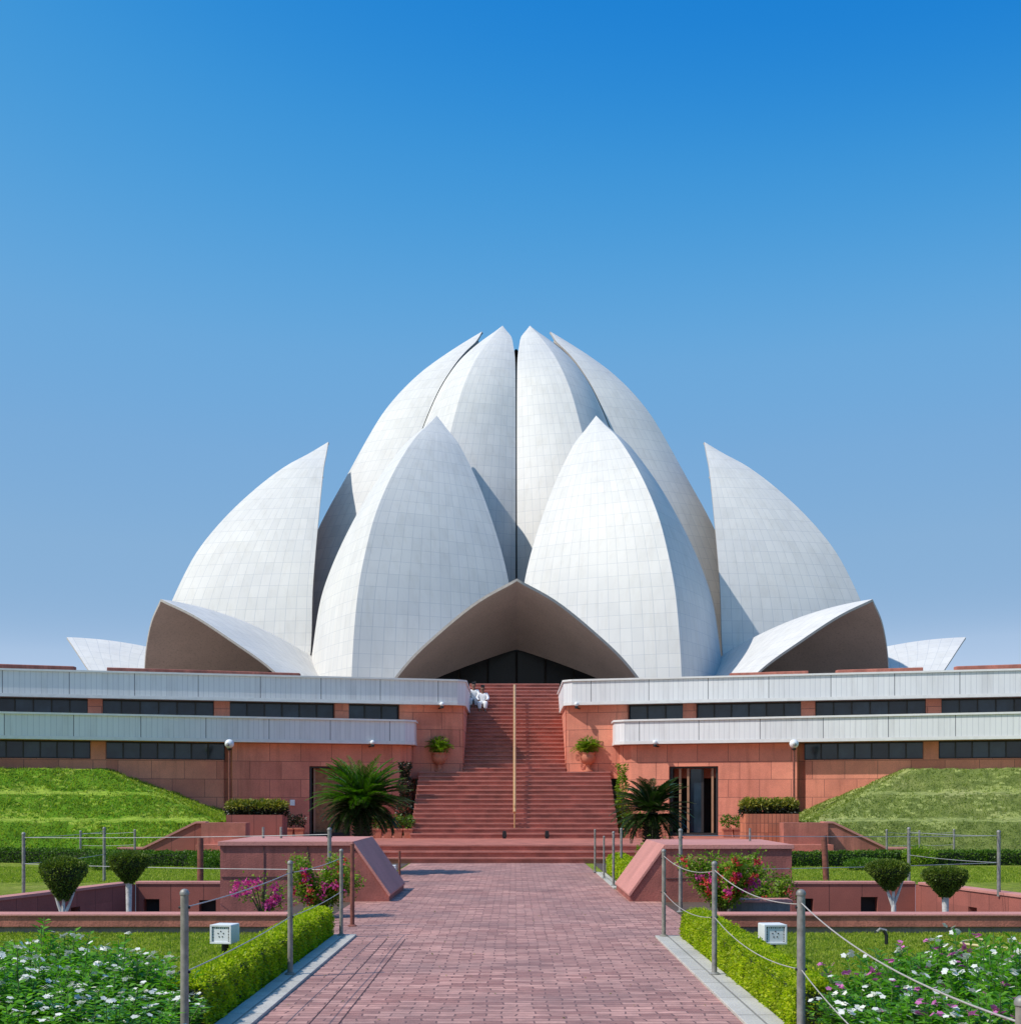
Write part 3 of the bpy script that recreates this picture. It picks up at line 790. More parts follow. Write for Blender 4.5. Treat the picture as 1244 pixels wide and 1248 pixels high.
# glazed entrance drum, roof, dark core added to keep the petal gaps dark, lantern
b = MB(); b.lathe([(21.9, -.2), (21.9, 5.6)], (0, 115, 5.9), 72); b.build('entrance_glazing', 'dim_glazing', temple)
b = MB()
for k in range(72):
    a = 2 * math.pi * k / 72; x, y = 22.0 * math.cos(a), 115 + 22.0 * math.sin(a); b.tube([(x, y, 5.8), (x, y, 11.45)], .07, 4)
b.build('glazing_mullion', 'frame', temple)
b = MB(); b.lathe([(22.1, 5.61), (22.1, 5.74)], (0, 115, 5.9), 72); b.build('drum_roof', 'dim_glazing', temple)
b = MB(); b.lathe([(13.5, 5.5), (12.6, 10), (11.0, 17), (8.6, 23), (5.4, 28), (3.3, 31)], (0, 115, 5.9), 36); b.build('inner_dark_core', 'frame', temple, smooth=True)
b = MB()
for k in range(9):
    a = R(40 * k) - math.pi / 2; ca, sa = math.cos(a), math.sin(a)
    b.tube([(3.0 * ca, 115 + 3.0 * sa, 36.5), (3.9 * ca, 115 + 3.9 * sa, 37.4), (.3 * ca, 115 + .3 * sa, 37.9)], .13, 6)
    b.tube([(2.6 * ca, 115 + 2.6 * sa, 35.5), (3.9 * ca, 115 + 3.9 * sa, 37.4)], .16, 6)
b.lathe([(3.0, 30.6), (2.6, 31.4)], (0, 115, 5.9), 18); b.build('skylight_frame', 'frame', temple)

temple.location.x += .13
# ------------------------------------------------------------------ grass banks
def bank(s):
    nx, ny = 150, 100; X0, X1 = 8.15, 34
    V = []; 
    for i in range(nx + 1):
        X = X0 + (X1 - X0) * (i / nx) ** 1.5
        yw = Y0L - ML * X + .3; yt = 36.9 - .06 * (X - 8) if X < 10.6 else 36.74 - .10 * (X - 10.6)
        yt = min(yt, yw - 2.5)
        cap = min(2.52, .98 + max(0, X - 8.4) * (.46 if s > 0 else .40))
        for j in range(ny + 1):
            p = j / ny; Y = yt + (yw - yt) * p
            def st(a, b_): q = min(1, max(0, (p - a) / (b_ - a))); return q * q * (3 - 2 * q)
            tb = ((0, 0), (.16, .98), (.38, 1.07), (.50, 1.72), (.68, 1.82), (.80, 2.50), (1.0, 2.56))
            z = 0
            for (pa, za), (pb, zb_) in zip(tb[:-1], tb[1:]):
                if pa <= p <= pb + 1e-9: z = za + (zb_ - za) * (p - pa) / (pb - pa)
            z = min(z, cap) if z < cap - .15 else cap - .15 + .15 * math.tanh((z - cap + .15) / .15)
            V.append((s * X, Y, z + .02))
    V = np.array(V)
    nz = np.array([.014 * math.sin(x * 3.1 + y * 1.7) + .012 * math.sin(x * 7.3 - y * 4.1) + .008 * math.sin(x * 17 + y * 13) for x, y, z in V])
    V[:, 2] += nz * np.minimum(1, V[:, 2] / .3) + rng.normal(size=len(V)) * .007 * (V[:, 2] > .1)
    F = np.array([[i * (ny + 1) + j, (i + 1) * (ny + 1) + j, (i + 1) * (ny + 1) + j + 1, i * (ny + 1) + j + 1] for i in range(nx) for j in range(ny)])
    if s < 0: F = F[:, ::-1]
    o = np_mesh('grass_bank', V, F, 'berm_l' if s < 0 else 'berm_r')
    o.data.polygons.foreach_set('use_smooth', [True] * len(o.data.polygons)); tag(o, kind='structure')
    o.data.materials.append(M['bench_l' if s < 0 else 'bench_r'])  # bench faces take the lighter grass with sunlight painted in
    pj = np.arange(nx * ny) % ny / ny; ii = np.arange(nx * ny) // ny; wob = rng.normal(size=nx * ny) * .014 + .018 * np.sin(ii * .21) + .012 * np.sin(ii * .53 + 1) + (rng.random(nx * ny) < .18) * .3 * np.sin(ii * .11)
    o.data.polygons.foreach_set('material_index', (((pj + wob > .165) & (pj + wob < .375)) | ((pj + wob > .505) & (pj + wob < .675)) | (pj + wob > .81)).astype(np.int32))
    # tufts
    n = 90000
    fi = rng.integers(0, len(F), n); a = rng.random((n, 2)); Q = V[F[fi]]
    P = (Q[:, 0] * ((1 - a[:, :1]) * (1 - a[:, 1:])) + Q[:, 1] * (a[:, :1] * (1 - a[:, 1:])) + Q[:, 2] * (a[:, :1] * a[:, 1:]) + Q[:, 3] * ((1 - a[:, :1]) * a[:, 1:]))
    nf_ = np.cross(Q[:, 1] - Q[:, 0], Q[:, 3] - Q[:, 0]); nf_ = unit(nf_); steep = np.abs(nf_[:, 2]) < .9
    keep = (np.abs(P[:, 0]) < 16.5) & (steep | (rng.random(n) < .12)); P = P[keep]; steep = steep[keep]; n = len(P)
    D = np.stack([rng.normal(size=n) * .5, rng.normal(size=n) * .5 - .15, np.ones(n)], 1); D = unit(D)
    hl = np.where(steep, rng.uniform(.05, .12, n), rng.uniform(.015, .03, n)) * (1 if s < 0 else .7)
    Vg, Fg = leaf_geo(P - D * .015, D, hl, rng.uniform(.015, .03, n), flat=.2)
    tag(np_mesh('bank_grass', Vg, Fg, 'blade' if s < 0 else 'blade_dry'), ('lush bright' if s < 0 else 'short dull') + ' green grass on the terraced bank', 'grass', kind='stuff')
bank(-1); bank(1)

# flank walls with sloping tops where the banks meet the platform
for s in (-1, 1):
    t = empty('sloping_flank_wall', (s * 9, 36.9, 0), ('dark red' if s < 0 else 'sunlit red') + ' sandstone retaining wall with sloping top between platform and grass bank, ' + ('shaded side' if s < 0 else 'bright side'), 'wall')
    prof = [(8.16, -.1), (8.16, .98), (8.35, .98), (9.75, .30), (10.35, .30), (10.35, -.1)]
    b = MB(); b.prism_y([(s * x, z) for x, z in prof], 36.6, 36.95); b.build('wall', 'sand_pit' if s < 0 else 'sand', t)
    b = MB(); cop = [(8.10, .982), (8.10, 1.03), (8.37, 1.03), (9.77, .35), (10.42, .35), (10.42, .302), (9.75, .302), (8.35, .982)]
    b.prism_y([(s * x, z) for x, z in cop], 36.56, 37.0); b.build('coping', 'sand_top', t)
    b = MB(); b.box(min(s * 7.0, s * 8.155), max(s * 7.0, s * 8.155), 36.3, 36.9, .45, 1.0); b.build('pier', 'sand', t)
    # low stepped ledges in front
    b = MB(); b.box(min(s * 4.62, s * 8.1), max(s * 4.62, s * 8.1), 35.2, 35.63, 0, .16); b.build('ledge', 'sand_top', t, bevel=.01)

# ------------------------------------------------------------------ plants helpers
def blob_leaves(n, c, r, outward=.8):
    d = sph(n); rad = rng.random(n) ** .4
    P = np.array(c) + d * np.array(r) * rad[:, None]
    D = unit(d * outward + rng.normal(size=(n, 3)) * .6 + np.array([0, 0, .3]))
    return P, D

def hedge(name, segs, wd, h, mat, L, W, dens, label, cat='hedge', group=None):
    """segs: polyline of (x, y); boxy clipped hedge of width wd, height h"""
    t = empty(name, (segs[0][0], segs[0][1], 0), label, cat, group)
    Vc = MB(); PP = []; DD = []
    org = np.array([segs[0][0], segs[0][1], 0])
    for (xa, ya), (xb, yb) in zip(segs[:-1], segs[1:]):
        d = np.array([xb - xa, yb - ya]); Ls = np.linalg.norm(d); d = d / Ls; nn = np.array([-d[1], d[0]])
        k = .82
        pl = [(xa + nn[0] * wd / 2 * k, ya + nn[1] * wd / 2 * k), (xb + nn[0] * wd / 2 * k, yb + nn[1] * wd / 2 * k), (xb - nn[0] * wd / 2 * k, yb - nn[1] * wd / 2 * k), (xa - nn[0] * wd / 2 * k, ya - nn[1] * wd / 2 * k)]
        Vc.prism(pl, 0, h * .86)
        per = wd + 2 * h; n = int(Ls * per * dens)
        u = rng.random(n) * Ls; v = rng.random(n) * per
        side = np.where(v < h, 0, np.where(v < h + wd, 1, 2))
        off = np.where(side == 0, -wd / 2, np.where(side == 1, v - h - wd / 2, wd / 2))
        z = np.where(side == 0, v, np.where(side == 1, h, v - h - wd))
        # rounded shoulders and uneven clipping
        lump = .009 * np.sin(u * 5.3 + off * 7) + .010 * np.sin(u * 13.7 + z * 19 + 1.3 * np.sin(u * 3.1)) + .008 * np.sin(u * 31 + off * 23)
        inset = rng.random(n) ** 2 * .07 - .022 * (rng.random(n) < .06)
        nz = np.where(side == 1, 1.0, .15); no = np.where(side == 0, -1.0, np.where(side == 2, 1.0, 0.0))
        ed = np.clip((z / h) ** 6, 0, 1) * .06
        off = off - np.sign(off) * (inset * (side != 1) + ed) + no * lump
        z = np.maximum(z + (lump - inset) * (side == 1) - (side == 1) * np.clip(np.abs(off) / (wd / 2), 0, 1) ** 6 * .04, .01)
        P = np.stack([xa + d[0] * u + nn[0] * off, ya + d[1] * u + nn[1] * off, z], 1)
        D = np.stack([nn[0] * no, nn[1] * no, nz], 1) * .8 + rng.normal(size=(n, 3)) * .65
        PP.append(P); DD.append(D)
        m = int(wd * h * dens * 1.6)      # end cap
        for e, sg in ((0, -1), (1, 1)):
            o2 = (rng.random(m) - .5) * wd; z2 = rng.random(m) * h
            bx, by = (xa, ya) if e == 0 else (xb, yb)
            PP.append(np.stack([bx + nn[0] * o2, by + nn[1] * o2, z2], 1) - np.array([d[0], d[1], 0]) * sg * rng.random((m, 1)) * .05)
            DD.append(np.tile([d[0] * sg, d[1] * sg, .2], (m, 1)) + rng.normal(size=(m, 3)) * .6)
    Vc.build('inner_shade_core', 'hedge_core', t)  # solid dark core painted in for the shade between the leaves
    P = np.concatenate(PP) - org; D = np.concatenate(DD); n = len(P)
    fast_leaves('foliage', P, D, rng.uniform(.7, 1.2, n) * L, rng.uniform(.7, 1.2, n) * W, mat, t, flat=.4)
    return t

hedge('clipped_hedge', [(-2.28, 9.6), (-2.28, 16.3)], .31, .34, 'hedge', .027, .017, 8500, 'knee-high bright green clipped hedge between the left kerb and the white periwinkles')
hedge('clipped_hedge', [(2.10, 9.6), (2.10, 16.1)], .37, .32, 'hedge', .027, .017, 8500, 'knee-high yellow-green clipped hedge along the right kerb, sunlit to its foot')
hedge('clipped_hedge', [(2.25, 25.2), (2.25, 30.6)], .44, .40, 'hedge', .045, .028, 2600, 'short bright hedge by the far path edge, behind the right parapet slope')
hedge('clipped_hedge', [(-2.95, 26.4), (-2.95, 29.5)], .5, .30, 'hedge', .045, .028, 2600, 'small hedge piece behind the left parapet slope and the little box lamp')
for s in (-1, 1):
    if s < 0: sg = [(-5.2, 33.3), (-7.4, 33.3), (-9.3, 33.9), (-11.5, 35.2), (-14, 36)]
    else: sg = [(4.9, 33.3), (7.4, 33.4), (9.6, 34.1), (11.5, 34.2), (14, 34.1)]
    hedge('back_hedge', sg, .45, .34, 'backhedge', .055, .035, 1500, 'long low dark green hedge at the foot of the %s grass bank' % ('lush' if s < 0 else 'dull green'))
# rounder shrubs in the hedge row
def round_shrub(x, y, r, h, mat, label, n=1600, L=.05, W=.03, z0=0, group=None, name='round_shrub', cat='shrub'):
    t = empty(name, (x, y, z0), label, cat, group)
    P, D = blob_leaves(n, (0, 0, h * .52), (r, r, h * .5)); P[:, 2] = np.maximum(P[:, 2], .02)
    fast_leaves('foliage', P, D, rng.uniform(.7, 1.3, n) * L, rng.uniform(.7, 1.3, n) * W, mat, t, flat=.3)
    b = MB(); b.tube([(x, y, z0 - .03), (x, y, z0 + h * .6)], .02, 6)
    for k in range(5):
        a = k * 1.3; b.tube([(x, y, z0 + h * .15), (x + r * .6 * math.cos(a), y + r * .6 * math.sin(a), z0 + h * .7)], [.012, .005], 5)
    b.build('twigs', 'twig', t)
    return t
round_shrub(-9.15, 31.6, .62, .42, 'backhedge', 'low rounded dark shrub on the lawn before the shaded hedge', 2600, z0=0)
round_shrub(-8.0 + .9, 32.5, .5, .42, 'backhedge', 'smaller rounded shrub in front of the shaded hedge, close to the goblet trees', 2200)
round_shrub(7.9, 31.4, .5, .28, 'backhedge', 'flat rounded shrub on the sunlit lawn behind the goblet trees', 1800)
round_shrub(9.75, 33.6, .42, .50, 'brightshrub', 'bright pale green shrub standing in the sunlit back hedge', 1600)

# ------------------------------------------------------------------ goblet topiary trees
def goblet(x, y, z0, ztop, r, hc, label, fork, flat=1.0, lean=0.0):
    t = empty('goblet_topiary', (x, y, z0), label, 'topiary tree', 'goblet-shaped topiary trees in the sunken courts')
    H = ztop - z0; zb = H - hc
    def prof(q):    # radius fraction at height q of crown
        a = .16 + .84 * min(1, q / .66) ** 1.0
        return a if q < .66 else a * math.sqrt(max(0, 1 - ((q - .66) / .40) ** 2 * .75))
    n = 7000; P = []; D = []
    for _ in range(n):
        if random.random() < .35:
            a = random.random() * 2 * math.pi; rr = math.sqrt(random.random()); q = .66 + .34 * math.sqrt(max(0, 1 - rr * rr * .9)); rad = rr * r
            nd = Vector((math.cos(a) * rr * .6, math.sin(a) * rr * .6, 1))
        else:
            q = random.random() ** .7 * .9; a = random.random() * 2 * math.pi; rad = prof(q) * r; nd = Vector((math.cos(a), math.sin(a), -.25 if q < .6 else .4))
        rad *= 1 - random.random() ** 2 * .20 + .05 * math.sin(a * 5 + q * 9 + x) + .03 * math.sin(a * 11 - q * 17 + y) + (.10 if random.random() < .02 else 0)
        P.append((math.cos(a) * rad + lean * (zb + q * hc), math.sin(a) * rad, zb + q * hc)); D.append(nd)
    P = np.array(P); D = np.array([tuple(d) for d in D]) + rng.normal(size=(n, 3)) * .5
    fast_leaves('crown', P, D, rng.uniform(.022, .042, n), rng.uniform(.015, .024, n), 'topiary', t, flat=.3)
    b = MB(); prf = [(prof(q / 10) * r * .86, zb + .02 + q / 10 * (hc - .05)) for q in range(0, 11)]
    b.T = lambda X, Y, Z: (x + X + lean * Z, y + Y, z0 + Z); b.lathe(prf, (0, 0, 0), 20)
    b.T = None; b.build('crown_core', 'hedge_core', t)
    b = MB(); X = lambda z_: x + lean * z_
    if fork:
        b.tube([(x, y, z0 - .03), (x + .01, y, z0 + zb - .22)], [.045, .036], 10)
        b.tube([(x, y, z0 + zb - .24), (x - .07, y, z0 + zb - .05), (x - .12, y, z0 + zb + .12)], [.03, .022, .016], 8)
        b.tube([(x, y, z0 + zb - .24), (x + .08, y + .02, z0 + zb - .06), (x + .16, y + .02, z0 + zb + .16)], [.03, .02, .014], 8)
        b.tube([(x, y, z0 + zb - .24), (x + .01, y, z0 + zb + .1)], [.03, .018], 8)
    else:
        b.tube([(x - lean * .3, y, z0 - .03), (X(zb * .5), y, z0 + zb * .5), (X(zb), y, z0 + zb + .05)], [.045, .038, .05], 10)
    b.build('trunk', 'limewash', t, smooth=True)
goblet(-6.31, 19.5, -.85, .79, .31, .60, 'goblet tree with forked white trunk, nearest the angled shaded wall', True)
goblet(-5.86, 21.2, -.85, .80, .30, .47, 'flat-topped goblet tree with single white trunk, shaded court', False)
goblet(5.75, 21.2, -.85, .68, .315, .46, 'rounder goblet tree nearest the parapet block, sunlit court', True, lean=-.05)
goblet(6.02, 19.5, -.85, .66, .305, .42, 'goblet tree in front of the angled sunlit wall, slightly leaning trunk', False, lean=.0)

# ------------------------------------------------------------------ cycads
def frond_geo(base, az, el0, L, droop, nl, lw, ll):
    """rachis points and leaflets"""
    pts = []; p = np.array(base, float); el = el0
    st = L / 10
    for k in range(11):
        pts.append(p.copy()); p = p + np.array([math.cos(az) * math.cos(el), math.sin(az) * math.cos(el), math.sin(el)]) * st; el -= droop / 10
    pts = np.array(pts); P = []; D = []; Ls = []
    side = np.array([-math.sin(az), math.cos(az), 0])
    for k in range(nl):
        q = .12 + .88 * k / (nl - 1); f = q * 10; i = min(9, int(f)); c = pts[i] * (1 - f + i) + pts[i + 1] * (f - i)
        tg = pts[i + 1] - pts[i]; tg /= np.linalg.norm(tg); up_ = np.cross(tg, side) * -1
        up_ = np.cross(side, tg) * -1
        for sg in (-1, 1):
            P.append(c); D.append(side * sg * .85 + tg * .75 + np.array([0, 0, .28])); Ls.append(ll * math.sin(math.pi * min(1, .18 + q * .80)) ** .6 * random.uniform(.85, 1.1))
    return pts, P, D, Ls

def cycad(name, x, y, z0, th, tr, whorls, label, lw=.030, cat='cycad palm', group=None):
    t = empty(name, (x, y, z0), label, cat, group)
    b = MB(); b.tube([(x, y, z0 - .05), (x + .01, y, z0 + th * .5), (x, y, z0 + th + .05)], [tr * 1.1, tr, tr * .85], 14)
    # old leaf bases as stubs
    k = 0
    zz = z0 + .05
    while zz < z0 + th:
        for q in range(9):
            a = q * .698 + k * .35; b.tube([(x + tr * .8 * math.cos(a), y + tr * .8 * math.sin(a), zz), (x + tr * 1.3 * math.cos(a), y + tr * 1.3 * math.sin(a), zz + .05)], [.03, .012], 5)
        zz += .07; k += 1
    b.build('trunk', 'trunk', t)
    for wh in whorls:
        n, e0, e1, L, droop, mat, ll, zc = wh
        PP, DD, LL = [], [], []; rb = MB()
        for i in range(n):
            az = i * 2.39996 + random.uniform(-.15, .15); el = random.uniform(e0, e1)
            pts, P, D, Ls = frond_geo((.04 * math.cos(az), .04 * math.sin(az), th + zc), az, el, L * random.uniform(.85, 1.08), droop * random.uniform(.8, 1.2), 30, lw, ll)
            PP += P; DD += D; LL += Ls
            rb.tube([(x + p[0], y + p[1], z0 + p[2]) for p in pts], [.009 - .0007 * q for q in range(11)], 4, caps=False)
        P = np.array(PP); D = np.array(DD) + rng.normal(size=(len(PP), 3)) * .05
        fo = fast_leaves('frond', P, D, np.array(LL), lw, mat, t, flat=1.0, fold=.1)
        rb.build('leaf_rib', 'twig', fo).location = (0, 0, 0)
    return t
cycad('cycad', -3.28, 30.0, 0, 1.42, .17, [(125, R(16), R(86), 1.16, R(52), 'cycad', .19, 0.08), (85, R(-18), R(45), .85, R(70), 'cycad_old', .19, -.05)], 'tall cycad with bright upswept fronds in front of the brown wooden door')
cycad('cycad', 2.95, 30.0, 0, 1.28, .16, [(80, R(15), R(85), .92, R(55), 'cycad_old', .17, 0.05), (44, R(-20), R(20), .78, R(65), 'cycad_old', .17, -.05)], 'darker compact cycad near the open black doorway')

# urns with ferns on the landing
def urn(x, y, z0, label):
    t = empty('footed_urn', (x, y, z0), label, 'urn', 'terracotta urns on the stair landing')
    b = MB(); b.lathe([(.15, 0), (.15, .05), (.09, .07), (.065, .16), (.08, .24), (.17, .30), (.235, .40), (.245, .50), (.215, .58), (.235, .61), (.235, .64), (.19, .63), (.18, .58)], (x, y, z0), 24)
    b.build('urn', 'terra', t, smooth=True)
    f = empty('potted_fern', (x, y, z0 + .56), 'bright green arching fern growing in the ' + ('shaded' if x < 0 else 'sunlit') + ' urn', 'fern', 'ferns in the two urns')
    PP, DD, LL = [], [], []
    for i in range(34):
        pts, P, D, Ls = frond_geo((0, 0, .04), i * 2.4, R(random.uniform(45, 88)), random.uniform(.50, .72), R(95), 16, .03, .14)
        PP += P; DD += D; LL += Ls
    fast_leaves('foliage', np.array(PP), np.array(DD) + rng.normal(size=(len(PP), 3)) * .15, np.array(LL), .04, 'brightshrub', f, flat=.8)
    P, D = blob_leaves(420, (0, 0, .30), (.33, .33, .27)); fast_leaves('leaves', P, D, .13, .035, 'brightshrub', f, flat=.3)
    b = MB()
    for i in range(8): a = i * .78; b.tube([(x, y, z0 + .5), (x + .12 * math.cos(a), y + .12 * math.sin(a), z0 + .85)], [.014, .006], 5)
    b.build('stalks', 'stem', f)
urn(-2.48, 45.95, 2.515, 'terracotta footed urn on the landing, left of the stairs')
urn(2.42, 45.95, 2.515, 'terracotta footed urn on the landing, right of the stairs in sun')

# big planters of brick with croton shrubs
def planter(x0, x1, y0, y1, z1, label, mat, l2):
    t = empty('brick_planter', ((x0 + x1) / 2, (y0 + y1) / 2, .45), label, 'planter')
    b = MB(); b.panel(x0, x1, .45, z1, y0, y0 + .1); b.panel(x0, x1, .45, z1, y1 - .1, y1)
    b.box(x0, x0 + .1, y0 + .1, y1 - .1, .45, z1); b.box(x1 - .1, x1, y0 + .1, y1 - .1, .45, z1); b.build('box', mat, t)
    b = MB(); b.box(x0 + .1, x1 - .1, y0 + .1, y1 - .1, z1 - .15, z1 - .06); b.build('earth', 'soil', t)
    n_ = 4
    for i in range(n_):
        cx = x0 + (x1 - x0) * (i + .5) / n_; k = (x1 - x0) / n_
        s_ = empty('croton_shrub', (cx, (y0 + y1) / 2, z1 - .06), l2, 'shrub', l2)
        P, D = blob_leaves(650, (0, 0, .30), (k * .72, .36, .17)); fast_leaves('new_leaves', P[P[:, 2] > .2], D[P[:, 2] > .2], .10, .04, 'croton', s_, flat=.3)
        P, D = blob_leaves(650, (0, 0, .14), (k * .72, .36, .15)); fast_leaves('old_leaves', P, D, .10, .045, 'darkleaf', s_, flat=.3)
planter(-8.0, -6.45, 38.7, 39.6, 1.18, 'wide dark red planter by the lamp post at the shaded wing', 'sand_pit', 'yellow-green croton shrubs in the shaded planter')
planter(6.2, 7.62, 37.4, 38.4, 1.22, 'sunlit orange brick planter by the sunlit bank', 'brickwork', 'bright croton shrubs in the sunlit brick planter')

# small terracotta troughs with plants
def trough(x, y, z0, wd, label, mat, hgt, n=220, group='small terracotta troughs with plants'):
    t = empty('potted_plant', (x, y, z0), label, 'potted plant', group)
    b = MB(); w2 = wd / 2
    b.add([(x - w2 * .8, y - .12, z0), (x + w2 * .8, y - .12, z0), (x + w2 * .8, y + .12, z0), (x - w2 * .8, y + .12, z0), (x - w2, y - .15, z0 + .27), (x + w2, y - .15, z0 + .27), (x + w2, y + .15, z0 + .27), (x - w2, y + .15, z0 + .27)], [(0, 3, 2, 1), (4, 5, 6, 7), (0, 1, 5, 4), (1, 2, 6, 5), (2, 3, 7, 6), (3, 0, 4, 7)])
    b.box(x - w2 - .012, x + w2 + .012, y - .162, y + .162, z0 + .235, z0 + .285)
    b.build('trough', 'terra', t, bevel=.006)
    P, D = blob_leaves(n, (0, 0, .28 + hgt * .5), (wd * .62, .2, hgt * .5)); P[:, 2] = np.maximum(P[:, 2], .27)
    fast_leaves('foliage', P, D, rng.uniform(.06, .11, n), rng.uniform(.03, .05, n), mat, t, flat=.3)
for i in range(4): trough(-4.12 + i * .31, 42.0 - .02 * i, .45, .27, 'terracotta trough in the row of four beside the shaded stair foot', 'shrub', .42, group='four troughs in a row by the shaded stair foot')
for i in range(2): trough(-6.95 + i * .33, 43.0, .45, .29, 'terracotta trough with dark plant beside the brown wooden door', 'darkleaf', .42, group='two troughs by the brown wooden door')
for i in range(3): trough(3.42 + i * .36, 42.0, .45, .27, 'terracotta trough behind the darker cycad by the sunlit stair foot', 'shrub', .5, group='three troughs by the sunlit stair foot')
for i in range(2): trough(6.50 + i * .33, 42.7, .45, .30, 'terracotta trough between the black doorway and the brick planter', 'shrub', .40, group='two troughs by the black doorway')

def tall_shrub(x, y, z0, h, r, mat, label, n=1500):
    t = empty('tall_shrub', (x, y, z0), label, 'shrub')
    zz = rng.random(n) * h; rr = r * (1.05 - .55 * zz / h) * (.8 + .25 * np.sin(zz * 9)) * rng.random(n) ** .5; a = rng.random(n) * 6.283
    P = np.stack([rr * np.cos(a), rr * np.sin(a), zz], 1); D = np.stack([np.cos(a), np.sin(a), np.full(n, .4)], 1) + rng.normal(size=(n, 3)) * .5
    fast_leaves('foliage', P, D, rng.uniform(.06, .12, n), rng.uniform(.03, .05, n), mat, t, flat=.3)
    b = MB(); b.tube([(x, y, z0 - .02), (x + .03, y, z0 + h * .5), (x, y, z0 + h * .95)], [.03, .02, .008], 6); b.build('trunk', 'twig', t)
tall_shrub(-3.42, 43.6, .45, 2.3, .34, 'darkleaf', 'tall dark shrub in the shadow between stairs and shaded wing', 2600)
tall_shrub(3.36, 43.6, .45, 2.25, .30, 'brightshrub', 'tall bright green climbing shrub between stairs and sunlit wing')

# ------------------------------------------------------------------ lamp posts
for s in (-1, 1):
    x, y = (s * 8.42, 41.2) if s < 0 else (8.25, 41.2); z0 = .9
    t = empty('lamp_post', (x, y, z0), 'slim brown lamp post with round glass globe against the ' + ('shaded' if s < 0 else 'sunlit') + ' wing', 'lamp post', 'two globe lamp posts')
    b = MB(); b.tube([(x, y, z0 - .3), (x, y, 3.08)], [.035, .03], 10); b.build('pole', 'rust', t)
    b = MB(); b.lathe([(.05, 0), (.08, .03), (.06, .05)], (x, y, 3.07), 14); b.build('collar', 'black', t)
    b = MB(); b.lathe([(.135 * math.sin(math.pi * q / 14), .135 - .135 * math.cos(math.pi * q / 14)) for q in range(15)], (x, y, 3.12), 20); b.build('globe', 'whitepaint', t, smooth=True)
    b = MB(); b.lathe([(.05, 0), (.055, .05), (.02, .1)], (x - .02, y - .17, 3.18), 10); b.build('bulb_cap', 'steel', t)

# wall notice by the brown door
p = (-6.95, 43.66)
b = MB(); b.box(-7.02, -6.87, 43.60, 43.64, 1.42, 1.60); tag(b.build('wall_notice', 'whitepaint', bevel=.004), 'small square white notice on the shaded wall beside the wooden door', 'notice')

# ------------------------------------------------------------------ posts and ropes
POSTS = {}
def post(key, x, y, z0, h, r, mat, label, group, tilt=0.0, foot=True, cap=True, name='barrier_post'):
    t = empty(name, (x, y, z0), label, 'post', group)
    b = MB(); tx = x + math.tan(tilt) * h; b.tube([(x, y, z0 - .02), (x + (tx - x) * .5, y, z0 + h * .5), (tx, y, z0 + h)], [r, r * .97, r * .95], 14); b.build('shaft', mat, t, smooth=True)
    if cap:
        b = MB(); b.lathe([(r * 1.12, 0), (r * 1.16, r * .5), (r * .95, r * 1.0), (r * .5, r * 1.35), (0, r * 1.45)], (tx, y, z0 + h - .002), 14); b.build('cap', 'steel', t, smooth=True)
    if foot:
        b = MB(); b.lathe([(r * 2.1, 0), (r * 2.1, .008), (r * 1.3, .02)], (x, y, z0), 16); b.build('foot_plate', mat, t)
    for zz in (.92, .52):
        if h > .9:
            b = MB(); xx = x + (tx - x) * zz; b.tube([(xx - r * 1.35, y, z0 + h * zz), (xx + r * 1.35, y, z0 + h * zz)], .009, 6); b.build('rope_eye', 'black', t)
    POSTS[key] = (x, y, z0, h, tx)
    return t
g = 'rope barrier posts along the path'
post('L1', -2.02, 8.54, .03, .99, .026, 'postwood', 'thick weathered post among the white periwinkles, nearest the viewer', g)
post('L2', -2.01, 12.5, .035, .99, .024, 'postwood', 'grey post standing on the bluish shaded kerb beside the hedge', g)
post('L3', -2.0, 16.1, .035, .97, .022, 'postwood', 'grey post at the far end of the shaded kerb', g)
post('L3r', -2.035, 17.5, .015, 1.03, .028, 'rust', 'dark rusty post at the path edge by the shaded parapet block', g, cap=False)
post('L4', -2.6, 19.6, .02, 1.15, .030, 'steel', 'taller grey metal post rising behind the pink bougainvillea', g)
post('R0', 1.535, 4.22, .035, .945, .021, 'postwood', 'near post of which only the grey metal top shows at the frame corner', g)
post('R1', 1.79, 8.72, .035, .97, .027, 'steel', 'thick grey post beside the mauve periwinkles', g)
post('R2', 1.79, 12.5, .035, .985, .024, 'steel', 'grey post standing on the sunlit kerb, half way along the hedge', g)
post('R3', 1.71, 16.0, .035, .97, .024, 'postwood', 'brownish post at the far end of the sunlit kerb', g)
post('R4', 2.33, 19.6, .02, 1.14, .028, 'steel', 'taller grey metal post rising from the red flowering shrub', g)
post('F1', 1.74, 30.2, .035, .90, .022, 'steel', 'farthest slim post by the short far hedge', g)
post('F2', 1.78, 27.8, .035, .82, .020, 'steel', 'short slim post second from the steps by the far hedge', g)
post('F3', 1.80, 25.4, .035, .96, .024, 'steel', 'slim post at the near end of the far kerb', g)
post('F4', 2.14, 28.0, .02, .98, .026, 'steel', 'post with pale top standing inside the far hedge', g)
post('F5', -2.16, 26.2, .02, .62, .024, 'rust', 'short brown post beside the little box lamp at the far path', g, cap=False)
g2 = 'fence posts on the lawns'
post('A1', -8.2, 22.7 + .6, .0, 1.02, .030, 'steel', 'grey lawn post before the angled shaded court wall', g2, foot=False)
post('A2', -8.0, 27.2, .0, 1.03, .030, 'steel', 'grey lawn post between the two shaded goblet trees', g2, foot=False)
post('A3', -11.2, 36.0, .05, .72, .030, 'steel', 'slim post against the lush bank, farther from the stairs', g2, foot=False)
post('A4', -9.8, 36.0, .05, .75, .030, 'steel', 'slim post against the lush bank, nearer the sloping flank wall', g2, foot=False)
